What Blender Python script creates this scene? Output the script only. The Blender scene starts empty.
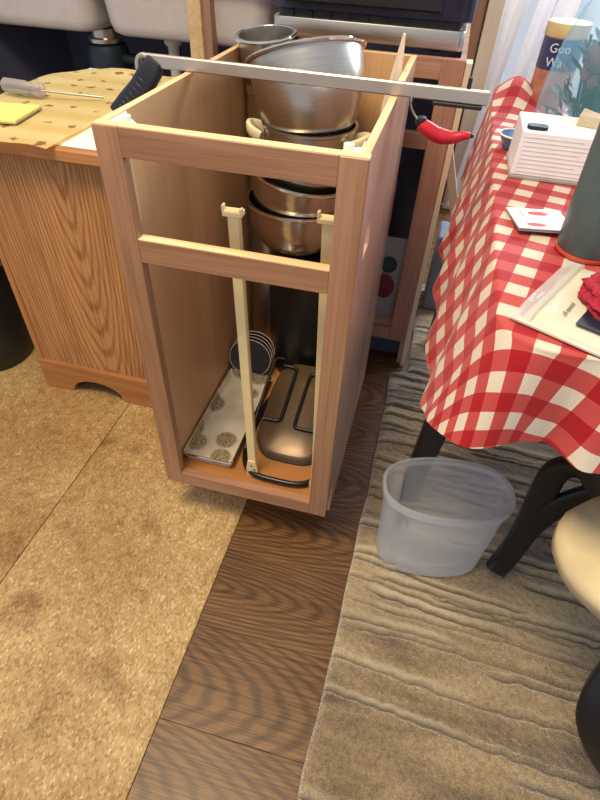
import bpy, bmesh, math, random
from mathutils import Vector, Matrix, noise
random.seed(7)
scn = bpy.context.scene
COL = scn.collection
PI = math.pi

# ------------------------------------------------------------------ camera
cam = bpy.data.cameras.new('camera')
cam.sensor_fit = 'VERTICAL'; cam.sensor_height = 36.0; cam.lens = 524.634 / 800 * 36.0
cam.clip_start = 0.02
camo = bpy.data.objects.new('camera', cam); COL.objects.link(camo)
rt = Vector((0.96735511, 0.25039623, 0.03906172)); up = Vector((-0.20016059, 0.66037185, 0.7237712))
fw = Vector((-0.15543432, 0.70796239, -0.68893354))
M = Matrix.Identity(4)
for i in range(3):
    M[i][0] = rt[i]; M[i][1] = up[i]; M[i][2] = -fw[i]
M.translation = (0.44922, -0.66289, 1.09879)
camo.matrix_world = M
scn.camera = camo

# ------------------------------------------------------------------ world, light, exposure
w = bpy.data.worlds.new('world'); scn.world = w; w.use_nodes = True
bg = w.node_tree.nodes['Background']
bg.inputs['Color'].default_value = (0.82, 0.88, 1.0, 1); bg.inputs['Strength'].default_value = 0.62

def area(name, loc, target, sx, sy, power, color):
    l = bpy.data.lights.new(name, 'AREA'); l.shape = 'RECTANGLE'; l.size = sx; l.size_y = sy
    l.energy = power; l.color = color
    o = bpy.data.objects.new(name, l); COL.objects.link(o); o.location = loc
    o.rotation_euler = (Vector(target) - Vector(loc)).to_track_quat('-Z', 'Y').to_euler()
    return o
area('patio_door_daylight', (1.35, 1.85, 1.55), (0.5, 0.0, 0.3), 1.5, 1.0, 64, (0.80, 0.90, 1.0))
area('ceiling_lamp_light', (-0.10, -0.50, 2.40), (-0.05, -0.45, 0.0), 0.7, 0.7, 46, (1.0, 0.80, 0.50))
scn.view_settings.view_transform = 'Standard'
scn.view_settings.look = 'None'
scn.view_settings.gamma = 1.0
scn.view_settings.use_curve_mapping = False
scn.view_settings.exposure = 0.15

# ------------------------------------------------------------------ materials
MATS = {}
def srgb(c):
    return tuple(((x / 255) / 12.92 if x / 255 <= 0.04045 else ((x / 255 + 0.055) / 1.055) ** 2.4) for x in c) + (1,)
def new_mat(name):
    m = bpy.data.materials.new(name); m.use_nodes = True
    nt = m.node_tree; b = nt.nodes['Principled BSDF']; MATS[name] = m
    return m, nt, b
def N(nt, t, **kw):
    n = nt.nodes.new(t)
    for k, v in kw.items():
        if k in n.inputs: n.inputs[k].default_value = v
        else: setattr(n, k, v)
    return n
def ramp(nt, stops, interp='LINEAR'):
    r = nt.nodes.new('ShaderNodeValToRGB'); cr = r.color_ramp; cr.interpolation = interp
    while len(cr.elements) < len(stops): cr.elements.new(0.5)
    for e, (p, c) in zip(cr.elements, stops): e.position = p; e.color = c
    return r
def coords(nt, scale, loc=(0, 0, 0), rnd=0.0, src='Object'):
    tc = nt.nodes.new('ShaderNodeTexCoord'); mp = nt.nodes.new('ShaderNodeMapping')
    mp.inputs['Scale'].default_value = scale; mp.inputs['Location'].default_value = loc
    out = tc.outputs[src]
    if rnd:
        oi = nt.nodes.new('ShaderNodeObjectInfo')
        vm = N(nt, 'ShaderNodeVectorMath', operation='MULTIPLY_ADD')
        cb = nt.nodes.new('ShaderNodeCombineXYZ')
        for i in range(3): nt.links.new(oi.outputs['Random'], cb.inputs[i])
        nt.links.new(cb.outputs[0], vm.inputs[0]); vm.inputs[1].default_value = rnd if isinstance(rnd, tuple) else (rnd, rnd * 0.63, rnd * 1.7)
        nt.links.new(out, vm.inputs[2]); out = vm.outputs[0]
    nt.links.new(out, mp.inputs['Vector'])
    return mp.outputs[0]
def mixc(nt, a, b, fac, mode='MIX'):
    m = nt.nodes.new('ShaderNodeMix'); m.data_type = 'RGBA'; m.blend_type = mode
    for s, v in ((0, fac), (6, a), (7, b)):
        if hasattr(v, 'is_output') or isinstance(v, bpy.types.NodeSocket): nt.links.new(v, m.inputs[s])
        else: m.inputs[s].default_value = v
    return m.outputs[2]
def bump(nt, b, h, strength=0.3, dist=0.002):
    n = nt.nodes.new('ShaderNodeBump'); n.inputs['Strength'].default_value = strength; n.inputs['Distance'].default_value = dist
    nt.links.new(h, n.inputs['Height']); nt.links.new(n.outputs[0], b.inputs['Normal'])

def wood(name, light, dark, axis, scale=14, rough=0.45, fine=0.35, rnd=3.0, spec=0.4):
    m, nt, b = new_mat(name)
    s = [1, 1, 1]; s[axis] = 0.07
    v = coords(nt, s, rnd=rnd)
    n1 = N(nt, 'ShaderNodeTexNoise', Scale=scale, Detail=5.0, Distortion=1.2); nt.links.new(v, n1.inputs['Vector'])
    r1 = ramp(nt, [(0.3, srgb(dark)), (0.7, srgb(light))]); nt.links.new(n1.outputs['Fac'], r1.inputs[0])
    s2 = [1, 1, 1]; s2[axis] = 0.02
    v2 = coords(nt, s2, rnd=rnd)
    n2 = N(nt, 'ShaderNodeTexNoise', Scale=260.0, Detail=3.0); nt.links.new(v2, n2.inputs['Vector'])
    r2 = ramp(nt, [(0.35, (0.45, 0.4, 0.35, 1)), (0.55, (1, 1, 1, 1))]); nt.links.new(n2.outputs['Fac'], r2.inputs[0])
    c = mixc(nt, r1.outputs[0], r2.outputs[0], fine, 'MULTIPLY')
    nt.links.new(c, b.inputs['Base Color']); b.inputs['Roughness'].default_value = rough
    b.inputs['Specular IOR Level'].default_value = spec
    bump(nt, b, n2.outputs['Fac'], 0.12, 0.001)
    return m
def cathedral(name, light, dark, axis, across, centre, stretch=0.1, scale=14, rough=0.45, rnd=0.0, pore=0.55, lo=0.35, spec=0.4):
    """oak with arched annual rings: squashed spherical rings cut by the board face"""
    m, nt, b = new_mat(name)
    s = [1, 1, 1]; s[axis] = stretch
    v = coords(nt, s, loc=centre, rnd=rnd)
    wv = N(nt, 'ShaderNodeTexWave', wave_type='RINGS', rings_direction='SPHERICAL', Scale=scale, Distortion=2.2, Detail=3.0)
    wv.inputs['Detail Scale'].default_value = 1.6
    nt.links.new(v, wv.inputs['Vector'])
    r1 = ramp(nt, [(lo, srgb(light)), (0.95, srgb(dark))]); nt.links.new(wv.outputs['Fac'], r1.inputs[0])
    s2 = [1, 1, 1]; s2[axis] = 0.025
    v2 = coords(nt, s2, rnd=rnd)
    n2 = N(nt, 'ShaderNodeTexNoise', Scale=240.0, Detail=4.0); nt.links.new(v2, n2.inputs['Vector'])
    r2 = ramp(nt, [(0.38, (0.42, 0.36, 0.3, 1)), (0.56, (1, 1, 1, 1))]); nt.links.new(n2.outputs['Fac'], r2.inputs[0])
    c = mixc(nt, r1.outputs[0], r2.outputs[0], pore, 'MULTIPLY')
    n3 = N(nt, 'ShaderNodeTexNoise', Scale=6.0, Detail=3.0); nt.links.new(v, n3.inputs['Vector'])
    r3 = ramp(nt, [(0.35, (0.72, 0.7, 0.68, 1)), (0.65, (1, 1, 1, 1))]); nt.links.new(n3.outputs['Fac'], r3.inputs[0])
    c = mixc(nt, c, r3.outputs[0], 0.7, 'MULTIPLY')
    nt.links.new(c, b.inputs['Base Color']); b.inputs['Roughness'].default_value = rough
    b.inputs['Specular IOR Level'].default_value = spec
    bump(nt, b, n2.outputs['Fac'], 0.15, 0.001)
    return m
def plain(name, col, rough=0.5, metal=0.0, var=0.08, nscale=30.0, spec=0.5, bmp=0.0):
    m, nt, b = new_mat(name)
    v = coords(nt, (1, 1, 1))
    n = N(nt, 'ShaderNodeTexNoise', Scale=nscale, Detail=4.0); nt.links.new(v, n.inputs['Vector'])
    c = srgb(col); d = tuple(x * (1 - var * 2.5) for x in c[:3]) + (1,)
    r = ramp(nt, [(0.3, d), (0.7, c)]); nt.links.new(n.outputs['Fac'], r.inputs[0])
    nt.links.new(r.outputs[0], b.inputs['Base Color'])
    b.inputs['Roughness'].default_value = rough; b.inputs['Metallic'].default_value = metal
    b.inputs['Specular IOR Level'].default_value = spec
    if bmp: bump(nt, b, n.outputs['Fac'], bmp, 0.002)
    return m
def see_through(name, col, alpha, rough=0.3, trans=0.5):
    """thin frosted / clear plastic or glass: part of the light passes straight on"""
    m, nt, b = new_mat(name)
    c = srgb(col); b.inputs['Base Color'].default_value = c; b.inputs['Roughness'].default_value = rough
    v = coords(nt, (1, 1, 1)); n = N(nt, 'ShaderNodeTexNoise', Scale=9.0, Detail=3.0); nt.links.new(v, n.inputs['Vector'])
    r = ramp(nt, [(0.3, tuple(x * 0.9 for x in c[:3]) + (1,)), (0.7, c)]); nt.links.new(n.outputs['Fac'], r.inputs[0])
    nt.links.new(r.outputs[0], b.inputs['Base Color'])
    tl = nt.nodes.new('ShaderNodeBsdfTranslucent'); tl.inputs[0].default_value = c
    mx = nt.nodes.new('ShaderNodeMixShader'); mx.inputs[0].default_value = trans
    nt.links.new(b.outputs[0], mx.inputs[1]); nt.links.new(tl.outputs[0], mx.inputs[2])
    tr = nt.nodes.new('ShaderNodeBsdfTransparent')
    mx2 = nt.nodes.new('ShaderNodeMixShader'); mx2.inputs[0].default_value = alpha
    nt.links.new(tr.outputs[0], mx2.inputs[1]); nt.links.new(mx.outputs[0], mx2.inputs[2])
    nt.links.new(mx2.outputs[0], nt.nodes['Material Output'].inputs[0])
    return m

# ---- wood
wood('frame_v', (184, 140, 108), (152, 110, 80), 2, rough=0.4)
wood('frame_h', (184, 138, 106), (148, 106, 78), 0, rough=0.4)
wood('ply_face', (218, 174, 128), (194, 148, 104), 2, scale=5, rough=0.42, fine=0.15)
wood('ply_edge', (238, 208, 162), (216, 178, 128), 1, scale=30, rough=0.6, fine=0.2)
wood('ply_edge_x', (238, 208, 162), (216, 178, 128), 0, scale=30, rough=0.6, fine=0.2)
wood('ply_side', (214, 176, 154), (190, 148, 126), 2, scale=9, rough=0.22, fine=0.25, spec=0.6)
wood('inner_floor', (200, 142, 84), (170, 112, 62), 0, scale=6, rough=0.45, fine=0.2)
cathedral('oak_panel', (196, 144, 94), (166, 114, 70), 2, 0, (-0.01, 0.282, -0.105), stretch=0.11, scale=38, pore=0.55, lo=0.45)
wood('oak_plain', (192, 134, 82), (154, 100, 56), 0, scale=16)
wood('oak_plain_v', (192, 134, 82), (154, 100, 56), 2, scale=16)
cathedral('vinyl_plank', (128, 92, 56), (98, 68, 40), 0, 1, (0.03, 0, 0), stretch=0.16, scale=40, rough=0.4, rnd=(1.6, 0.05, 0.0), pore=0.85, lo=0.3)
wood('pale_wood', (232, 206, 170), (206, 172, 130), 2, scale=18, rough=0.55)
wood('far_frame', (182, 138, 118), (156, 112, 92), 2, scale=14, rough=0.4)
wood('jamb', (228, 212, 192), (206, 186, 162), 2, scale=10, rough=0.5, fine=0.15)
wood('jamb_dark', (158, 122, 96), (130, 98, 76), 2, scale=10, rough=0.5)
# ---- metals and plastics
def steel(name, col, rough):
    m, nt, b = new_mat(name)
    v = coords(nt, (1, 1, 40)); n = N(nt, 'ShaderNodeTexNoise', Scale=14.0, Detail=4.0); nt.links.new(v, n.inputs['Vector'])
    c = srgb(col); r = ramp(nt, [(0.3, tuple(x * 0.82 for x in c[:3]) + (1,)), (0.7, c)]); nt.links.new(n.outputs['Fac'], r.inputs[0])
    nt.links.new(r.outputs[0], b.inputs['Base Color']); b.inputs['Metallic'].default_value = 1.0
    b.inputs['Roughness'].default_value = rough; bump(nt, b, n.outputs['Fac'], 0.05, 0.0005)
steel('steel', (214, 206, 196), 0.2)
steel('steel_satin', (205, 198, 188), 0.33)
steel('steel_rim', (235, 228, 216), 0.12)
plain('bar_steel', (200, 192, 182), 0.36, metal=0.85, var=0.03)
plain('black_enamel', (22, 23, 26), 0.3, var=0.1)
plain('black_plastic', (26, 28, 34), 0.5)
plain('black_rubber', (34, 40, 54), 0.55, nscale=80, bmp=0.2)
plain('black_wood', (16, 16, 19), 0.42, var=0.15)
plain('oven_black', (30, 40, 62), 0.3)
plain('cream_plastic', (236, 214, 160), 0.45, var=0.03)
plain('white_plastic', (240, 236, 226), 0.35, var=0.02)
plain('ivory_plastic', (232, 222, 186), 0.4, var=0.03)
plain('red_plastic', (196, 28, 48), 0.35, var=0.06)
plain('bronze_lid', (112, 90, 68), 0.3, metal=0.35, var=0.12, nscale=7)
plain('white_laminate', (240, 240, 244), 0.35, var=0.01)
plain('sink_enamel', (222, 214, 212), 0.4, var=0.03)
plain('wall_paint', (196, 184, 172), 0.8, var=0.03)
plain('shade_blue', (92, 98, 122), 0.8)  # blue-dark shade under the sink and inside cabinets, put into the panel colour
plain('pipe_white', (226, 224, 220), 0.4, var=0.02)
plain('disposer', (28, 44, 56), 0.45)
plain('paper_white', (240, 242, 246), 0.7, var=0.02)
plain('paper_grey', (170, 168, 170), 0.7, var=0.08)
plain('paper_tan', (206, 188, 158), 0.7)
plain('note_yellow', (246, 236, 130), 0.7, var=0.03)
plain('print_pale', (206, 208, 214), 0.7, var=0.04)
plain('print_red', (206, 84, 88), 0.7)
plain('ink_grey', (120, 122, 118), 0.8)
plain('navy_print', (26, 28, 46), 0.5)
plain('mailer', (216, 210, 190), 0.35, var=0.05, nscale=8)
plain('tumbler', (80, 98, 100), 0.38, var=0.04, spec=0.4)
plain('coral', (226, 98, 72), 0.45)
plain('red_knit', (190, 36, 62), 0.9, var=0.25, nscale=220, bmp=0.8)
plain('pad_fabric', (234, 214, 170), 0.95, var=0.12, nscale=12, bmp=0.5)
plain('blind_vinyl', (238, 232, 230), 0.5, var=0.02)
plain('door_frame', (236, 236, 240), 0.4, var=0.02)
plain('bag_grey', (150, 152, 160), 0.6, var=0.15)
plain('bag_white', (176, 170, 172), 0.5, var=0.08)
plain('logo_red', (150, 44, 60), 0.5, var=0.25, nscale=60)
plain('logo_green', (44, 84, 84), 0.5, var=0.25, nscale=60)
plain('grey_box', (110, 118, 132), 0.6)
plain('can_cream', (228, 208, 150), 0.4)
plain('can_blue', (44, 56, 104), 0.4)
plain('can_print', (206, 140, 116), 0.45, var=0.2)
plain('can_text', (224, 224, 232), 0.5)
plain('leaf_green', (54, 104, 62), 0.5, var=0.2)
plain('leaf_dark', (34, 72, 62), 0.5, var=0.2)
plain('leaf_pink', (196, 120, 104), 0.6, var=0.2)
plain('plate_dark', (44, 42, 46), 0.3)
plain('plate_rim', (190, 176, 170), 0.3)
plain('blue_china', (120, 160, 214), 0.3, var=0.25, nscale=60)
plain('bin_black', (30, 32, 34), 0.45)
plain('fleck', (230, 226, 216), 0.8)
see_through('tub_plastic', (240, 246, 255), 0.46, 0.22, 0.5)
see_through('clear_acrylic', (214, 204, 206), 0.55, 0.1, 0.3)
see_through('bag_film', (150, 210, 232), 0.30, 0.15, 0.35)
see_through('mailer_film', (238, 238, 240), 0.5, 0.1, 0.4)
see_through('glass', (226, 238, 250), 0.12, 0.03, 0.1)

def osb():
    m, nt, b = new_mat('particle_board')
    v = coords(nt, (1, 1, 1), rnd=4.0)
    vo = N(nt, 'ShaderNodeTexVoronoi', Scale=330.0); 
    vs = coords(nt, (1, 0.55, 1), rnd=4.0); nt.links.new(vs, vo.inputs['Vector'])
    sp = nt.nodes.new('ShaderNodeSeparateColor'); nt.links.new(vo.outputs['Color'], sp.inputs[0])
    r1 = ramp(nt, [(0.0, srgb((160, 130, 84))), (0.35, srgb((190, 162, 114))), (0.88, srgb((200, 174, 128))), (1.0, srgb((226, 206, 164)))])
    nt.links.new(sp.outputs[0], r1.inputs[0])
    n1 = N(nt, 'ShaderNodeTexNoise', Scale=46.0, Detail=5.0); nt.links.new(v, n1.inputs['Vector'])
    r2 = ramp(nt, [(0.3, srgb((206, 184, 148))), (0.7, (1, 1, 1, 1))]); nt.links.new(n1.outputs['Fac'], r2.inputs[0])
    c = mixc(nt, r1.outputs[0], r2.outputs[0], 0.6, 'MULTIPLY')
    n2 = N(nt, 'ShaderNodeTexNoise', Scale=7.0, Detail=3.0); nt.links.new(v, n2.inputs['Vector'])
    r3 = ramp(nt, [(0.56, (1, 1, 1, 1)), (0.78, srgb((150, 110, 68)))]); nt.links.new(n2.outputs['Fac'], r3.inputs[0])
    c = mixc(nt, c, r3.outputs[0], 0.9, 'MULTIPLY')
    n4 = N(nt, 'ShaderNodeTexNoise', Scale=2.6, Detail=2.0); nt.links.new(v, n4.inputs['Vector'])
    r4 = ramp(nt, [(0.35, srgb((206, 188, 160))), (0.65, (1, 1, 1, 1))]); nt.links.new(n4.outputs['Fac'], r4.inputs[0])
    c = mixc(nt, c, r4.outputs[0], 0.8, 'MULTIPLY')
    nt.links.new(c, b.inputs['Base Color']); b.inputs['Roughness'].default_value = 0.6
    b.inputs['Specular IOR Level'].default_value = 0.35
    bump(nt, b, sp.outputs[0], 0.12, 0.001)
osb()
def rugmat():
    m, nt, b = new_mat('rug_pile')
    v = coords(nt, (0.3, 1, 1))
    n1 = N(nt, 'ShaderNodeTexNoise', Scale=11.0, Detail=6.0, Distortion=0.6); nt.links.new(v, n1.inputs['Vector'])
    r1 = ramp(nt, [(0.34, srgb((114, 96, 74))), (0.5, srgb((178, 152, 112))), (0.66, srgb((210, 184, 138)))])
    nt.links.new(n1.outputs['Fac'], r1.inputs[0])
    v2 = coords(nt, (1, 1, 1))
    n2 = N(nt, 'ShaderNodeTexNoise', Scale=330.0, Detail=2.0); nt.links.new(v2, n2.inputs['Vector'])
    r2 = ramp(nt, [(0.3, (0.5, 0.48, 0.46, 1)), (0.7, (1, 1, 1, 1))]); nt.links.new(n2.outputs['Fac'], r2.inputs[0])
    c = mixc(nt, r1.outputs[0], r2.outputs[0], 0.9, 'MULTIPLY')
    n3 = N(nt, 'ShaderNodeTexNoise', Scale=120.0, Detail=4.0); nt.links.new(v2, n3.inputs['Vector'])
    r3 = ramp(nt, [(0.36, (0.62, 0.6, 0.58, 1)), (0.56, (1, 1, 1, 1))]); nt.links.new(n3.outputs['Fac'], r3.inputs[0])
    c = mixc(nt, c, r3.outputs[0], 0.75, 'MULTIPLY')
    at = nt.nodes.new('ShaderNodeAttribute'); at.attribute_name = 'ridge_tone'
    sc = nt.nodes.new('ShaderNodeSeparateColor'); nt.links.new(at.outputs['Color'], sc.inputs[0])
    c = mixc(nt, c, srgb((226, 210, 178)), sc.outputs[0])
    c = mixc(nt, c, srgb((70, 60, 52)), sc.outputs[1])
    nt.links.new(c, b.inputs['Base Color']); b.inputs['Roughness'].default_value = 0.8
    b.inputs['Specular IOR Level'].default_value = 0.3
    b.inputs['Sheen Weight'].default_value = 0.9; b.inputs['Sheen Roughness'].default_value = 0.45
    bump(nt, b, n2.outputs['Fac'], 1.0, 0.006)
rugmat()
def gingham():
    m, nt, b = new_mat('gingham')
    uv = nt.nodes.new('ShaderNodeUVMap'); mp = nt.nodes.new('ShaderNodeMapping')
    mp.inputs['Scale'].default_value = (1 / 0.056, 1 / 0.056, 1); mp.inputs['Rotation'].default_value = (0, 0, 0.24)
    nt.links.new(uv.outputs[0], mp.inputs[0])
    sp = nt.nodes.new('ShaderNodeSeparateXYZ'); nt.links.new(mp.outputs[0], sp.inputs[0])
    outs = []
    for i in range(2):
        f = N(nt, 'ShaderNodeMath', operation='FRACT'); nt.links.new(sp.outputs[i], f.inputs[0])
        g = N(nt, 'ShaderNodeMath', operation='GREATER_THAN'); nt.links.new(f.outputs[0], g.inputs[0]); g.inputs[1].default_value = 0.5
        outs.append(g.outputs[0])
    ad = N(nt, 'ShaderNodeMath', operation='ADD'); nt.links.new(outs[0], ad.inputs[0]); nt.links.new(outs[1], ad.inputs[1])
    hf = N(nt, 'ShaderNodeMath', operation='MULTIPLY'); nt.links.new(ad.outputs[0], hf.inputs[0]); hf.inputs[1].default_value = 0.5
    r = ramp(nt, [(0.0, srgb((240, 226, 206))), (0.34, srgb((208, 80, 76))), (0.75, srgb((184, 14, 28)))], 'CONSTANT')
    nt.links.new(hf.outputs[0], r.inputs[0])
    v = coords(nt, (1, 1, 1)); n = N(nt, 'ShaderNodeTexNoise', Scale=500.0, Detail=2.0); nt.links.new(v, n.inputs['Vector'])
    r2 = ramp(nt, [(0.3, (0.85, 0.85, 0.85, 1)), (0.7, (1, 1, 1, 1))]); nt.links.new(n.outputs['Fac'], r2.inputs[0])
    c = mixc(nt, r.outputs[0], r2.outputs[0], 0.8, 'MULTIPLY')
    nt.links.new(c, b.inputs['Base Color']); b.inputs['Roughness'].default_value = 0.7
    b.inputs['Specular IOR Level'].default_value = 0.3; b.inputs['Sheen Weight'].default_value = 0.25
    tl = nt.nodes.new('ShaderNodeBsdfTranslucent'); nt.links.new(c, tl.inputs[0])
    mx = nt.nodes.new('ShaderNodeMixShader'); mx.inputs[0].default_value = 0.22
    nt.links.new(b.outputs[0], mx.inputs[1]); nt.links.new(tl.outputs[0], mx.inputs[2])
    nt.links.new(mx.outputs[0], nt.nodes['Material Output'].inputs[0])
gingham()
def runner_mat():
    m, nt, b = new_mat('yellow_cloth')
    v = coords(nt, (1, 1, 1))
    wv = N(nt, 'ShaderNodeTexWave', bands_direction='Y', Scale=3.2, Distortion=1.5); nt.links.new(v, wv.inputs['Vector'])
    r = ramp(nt, [(0.2, srgb((244, 222, 156))), (0.8, srgb((250, 234, 178)))]); nt.links.new(wv.outputs['Fac'], r.inputs[0])
    vo = N(nt, 'ShaderNodeTexVoronoi', Scale=17.0); vo.inputs['Randomness'].default_value = 0.35; nt.links.new(v, vo.inputs['Vector'])
    n = N(nt, 'ShaderNodeTexNoise', Scale=120.0); nt.links.new(v, n.inputs['Vector'])
    ad = N(nt, 'ShaderNodeMath', operation='MULTIPLY_ADD'); nt.links.new(n.outputs['Fac'], ad.inputs[0]); ad.inputs[1].default_value = 0.42; nt.links.new(vo.outputs['Distance'], ad.inputs[2])
    r2 = ramp(nt, [(0.37, srgb((172, 134, 84))), (0.40, (1, 1, 1, 1))]); nt.links.new(ad.outputs[0], r2.inputs[0])
    c = mixc(nt, r.outputs[0], r2.outputs[0], 0.9, 'MULTIPLY')
    nt.links.new(c, b.inputs['Base Color']); b.inputs['Roughness'].default_value = 0.85
runner_mat()
def traymat():
    m, nt, b = new_mat('printed_tray')
    v = coords(nt, (1, 1, 1))
    vo = N(nt, 'ShaderNodeTexVoronoi', Scale=13.0); vo.inputs['Randomness'].default_value = 0.75; nt.links.new(v, vo.inputs['Vector'])
    vo2 = N(nt, 'ShaderNodeTexVoronoi', Scale=170.0); nt.links.new(v, vo2.inputs['Vector'])
    r = ramp(nt, [(0.36, (1, 1, 1, 1)), (0.43, (0, 0, 0, 1))]); nt.links.new(vo.outputs['Distance'], r.inputs[0])
    r2 = ramp(nt, [(0.25, srgb((92, 80, 58))), (0.5, srgb((160, 146, 118)))]); nt.links.new(vo2.outputs['Distance'], r2.inputs[0])
    n = N(nt, 'ShaderNodeTexNoise', Scale=12.0, Detail=4.0); nt.links.new(v, n.inputs['Vector'])
    r3 = ramp(nt, [(0.35, srgb((196, 184, 162))), (0.65, srgb((226, 218, 202)))]); nt.links.new(n.outputs['Fac'], r3.inputs[0])
    c = mixc(nt, r3.outputs[0], r2.outputs[0], r.outputs[0])
    nt.links.new(c, b.inputs['Base Color']); b.inputs['Roughness'].default_value = 0.35
traymat()

# ------------------------------------------------------------------ mesh helpers
ORG = {}
def tag(o, label=None, cat=None, group=None, kind=None):
    if label: o['label'] = label
    if cat: o['category'] = cat
    if group: o['group'] = group
    if kind: o['kind'] = kind
    return o
def thing(name, loc, label, cat, group=None):
    o = bpy.data.objects.new(name, None); COL.objects.link(o); o.location = loc; o.empty_display_size = 0.05
    ORG[o.name] = Vector(loc); return tag(o, label, cat, group)
def build(name, bm, mat, parent=None, org=None, smooth=False, auto=None):
    """bm in the coordinates of the scene; its origin goes to the parent's origin or to org"""
    if parent is not None: base = Vector(org) if org is not None else ORG[parent.name]
    elif org is not None: base = Vector(org)
    else:
        zs = [v.co for v in bm.verts]
        lo = [min(c[i] for c in zs) for i in range(3)]; hi = [max(c[i] for c in zs) for i in range(3)]
        base = Vector(((lo[0] + hi[0]) / 2, (lo[1] + hi[1]) / 2, lo[2]))
    bmesh.ops.translate(bm, verts=bm.verts, vec=-base)
    if not bm.faces: pass
    me = bpy.data.meshes.new(name)
    bm.normal_update(); bm.to_mesh(me); bm.free()
    for mm in (mat if isinstance(mat, (list, tuple)) else [mat]): me.materials.append(MATS[mm])
    if smooth:
        me.polygons.foreach_set('use_smooth', [True] * len(me.polygons))
        try: me.set_sharp_from_angle(angle=math.radians(auto if auto else 50))
        except Exception: pass
    o = bpy.data.objects.new(name, me); COL.objects.link(o)
    if parent is not None:
        o.parent = parent; o.location = base - ORG[parent.name]
    else: o.location = base
    ORG[o.name] = base
    return o
def recalc(bm): bmesh.ops.recalc_face_normals(bm, faces=bm.faces); return bm
def bx(lo, hi, bev=0.0, bm=None, seg=1):
    t = bmesh.new()
    vs = [t.verts.new((x, y, z)) for x in (lo[0], hi[0]) for y in (lo[1], hi[1]) for z in (lo[2], hi[2])]
    for f in ((0, 1, 3, 2), (4, 6, 7, 5), (0, 4, 5, 1), (2, 3, 7, 6), (0, 2, 6, 4), (1, 5, 7, 3)): t.faces.new([vs[i] for i in f])
    recalc(t)
    if bev: bmesh.ops.bevel(t, geom=t.edges[:], offset=bev, segments=seg, affect='EDGES', profile=0.5)
    return join(bm, t)
def join(bm, t):
    if bm is None: return t
    me = bpy.data.meshes.new('tmp'); t.to_mesh(me); t.free(); bm.from_mesh(me); bpy.data.meshes.remove(me); return bm
def xform(bm, mat): bmesh.ops.transform(bm, matrix=mat, verts=bm.verts); return bm
def lathe(profile, n=40, c=(0, 0, 0), bm=None, cap=False, fn=None):
    t = bmesh.new(); rows = []
    for (r, z) in profile:
        if r < 1e-6: rows.append([t.verts.new((c[0], c[1], c[2] + z))]); continue
        row = []
        for k in range(n):
            a = 2 * PI * k / n; rr = r * (fn(a, z) if fn else 1)
            row.append(t.verts.new((c[0] + rr * math.cos(a), c[1] + rr * math.sin(a), c[2] + z)))
        rows.append(row)
    for A, B in zip(rows, rows[1:]):
        for k in range(n):
            k2 = (k + 1) % n
            q = [A[k % len(A)], A[k2 % len(A)], B[k2 % len(B)], B[k % len(B)]]
            u = []
            for v in q:
                if v not in u: u.append(v)
            if len(u) > 2: t.faces.new(u)
    if cap:
        for r in (rows[0], rows[-1]):
            if len(r) > 2: t.faces.new(r)
    recalc(t)
    return join(bm, t)
def catmull(pts, sub=6):
    P = [Vector(p) for p in pts]; out = []
    for i in range(len(P) - 1):
        p0 = P[max(i - 1, 0)]; p1 = P[i]; p2 = P[i + 1]; p3 = P[min(i + 2, len(P) - 1)]
        for k in range(sub):
            t = k / sub
            out.append(0.5 * ((2 * p1) + (-p0 + p2) * t + (2 * p0 - 5 * p1 + 4 * p2 - p3) * t * t + (-p0 + 3 * p1 - 3 * p2 + p3) * t ** 3))
    out.append(P[-1]); return out
def tube(pts, r, n=8, bm=None, closed=False, flat=None):
    """round (or flattened: flat=(width, height, side vector)) bar along a path; r may be a list"""
    P = [Vector(p) for p in pts]; t = bmesh.new(); rows = []; prev = None
    for i, p in enumerate(P):
        a = P[(i - 1) % len(P)] if (closed or i > 0) else p
        b = P[(i + 1) % len(P)] if (closed or i < len(P) - 1) else p
        d = (b - a).normalized()
        if flat: s = Vector(flat[2]); s = (s - d * s.dot(d)).normalized()
        else:
            s = prev if prev is not None else (Vector((0, 0, 1)) if abs(d.z) < 0.9 else Vector((1, 0, 0)))
            s = (s - d * s.dot(d)).normalized(); prev = s
        u = d.cross(s)
        rr = r[i] if isinstance(r, (list, tuple)) else r
        row = []
        for k in range(n):
            an = 2 * PI * (k + 0.5) / n
            if flat:
                cx, cy = math.cos(an), math.sin(an); e = 0.4
                cx = math.copysign(abs(cx) ** e, cx); cy = math.copysign(abs(cy) ** e, cy)
                row.append(t.verts.new(p + s * cx * flat[0] * rr + u * cy * flat[1] * rr))
            else: row.append(t.verts.new(p + s * math.cos(an) * rr + u * math.sin(an) * rr))
        rows.append(row)
    pairs = list(zip(rows, rows[1:])) + ([(rows[-1], rows[0])] if closed else [])
    for A, B in pairs:
        for k in range(n): t.faces.new((A[k], A[(k + 1) % n], B[(k + 1) % n], B[k]))
    if not closed: t.faces.new(rows[0]); t.faces.new(rows[-1])
    recalc(t); return join(bm, t)
def prism(poly, lo, hi, axis, bev=0.0, bm=None, holes=None):
    """extrude a 2-D outline along axis between lo and hi; the outline uses the two other axes in order"""
    t = bmesh.new()
    def P(u, v, w):
        q = [u, v]; q.insert(axis, w); return tuple(q)
    A = [t.verts.new(P(u, v, lo)) for u, v in poly]; B = [t.verts.new(P(u, v, hi)) for u, v in poly]
    t.faces.new(A); t.faces.new(B)
    for i in range(len(poly)):
        j = (i + 1) % len(poly); t.faces.new((A[i], A[j], B[j], B[i]))
    recalc(t)
    if bev:
        es = [e for e in t.edges if e.is_manifold and e.calc_face_angle() > 0.6]
        bmesh.ops.bevel(t, geom=es, offset=bev, segments=2, affect='EDGES', profile=0.5)
    return join(bm, t)
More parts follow.
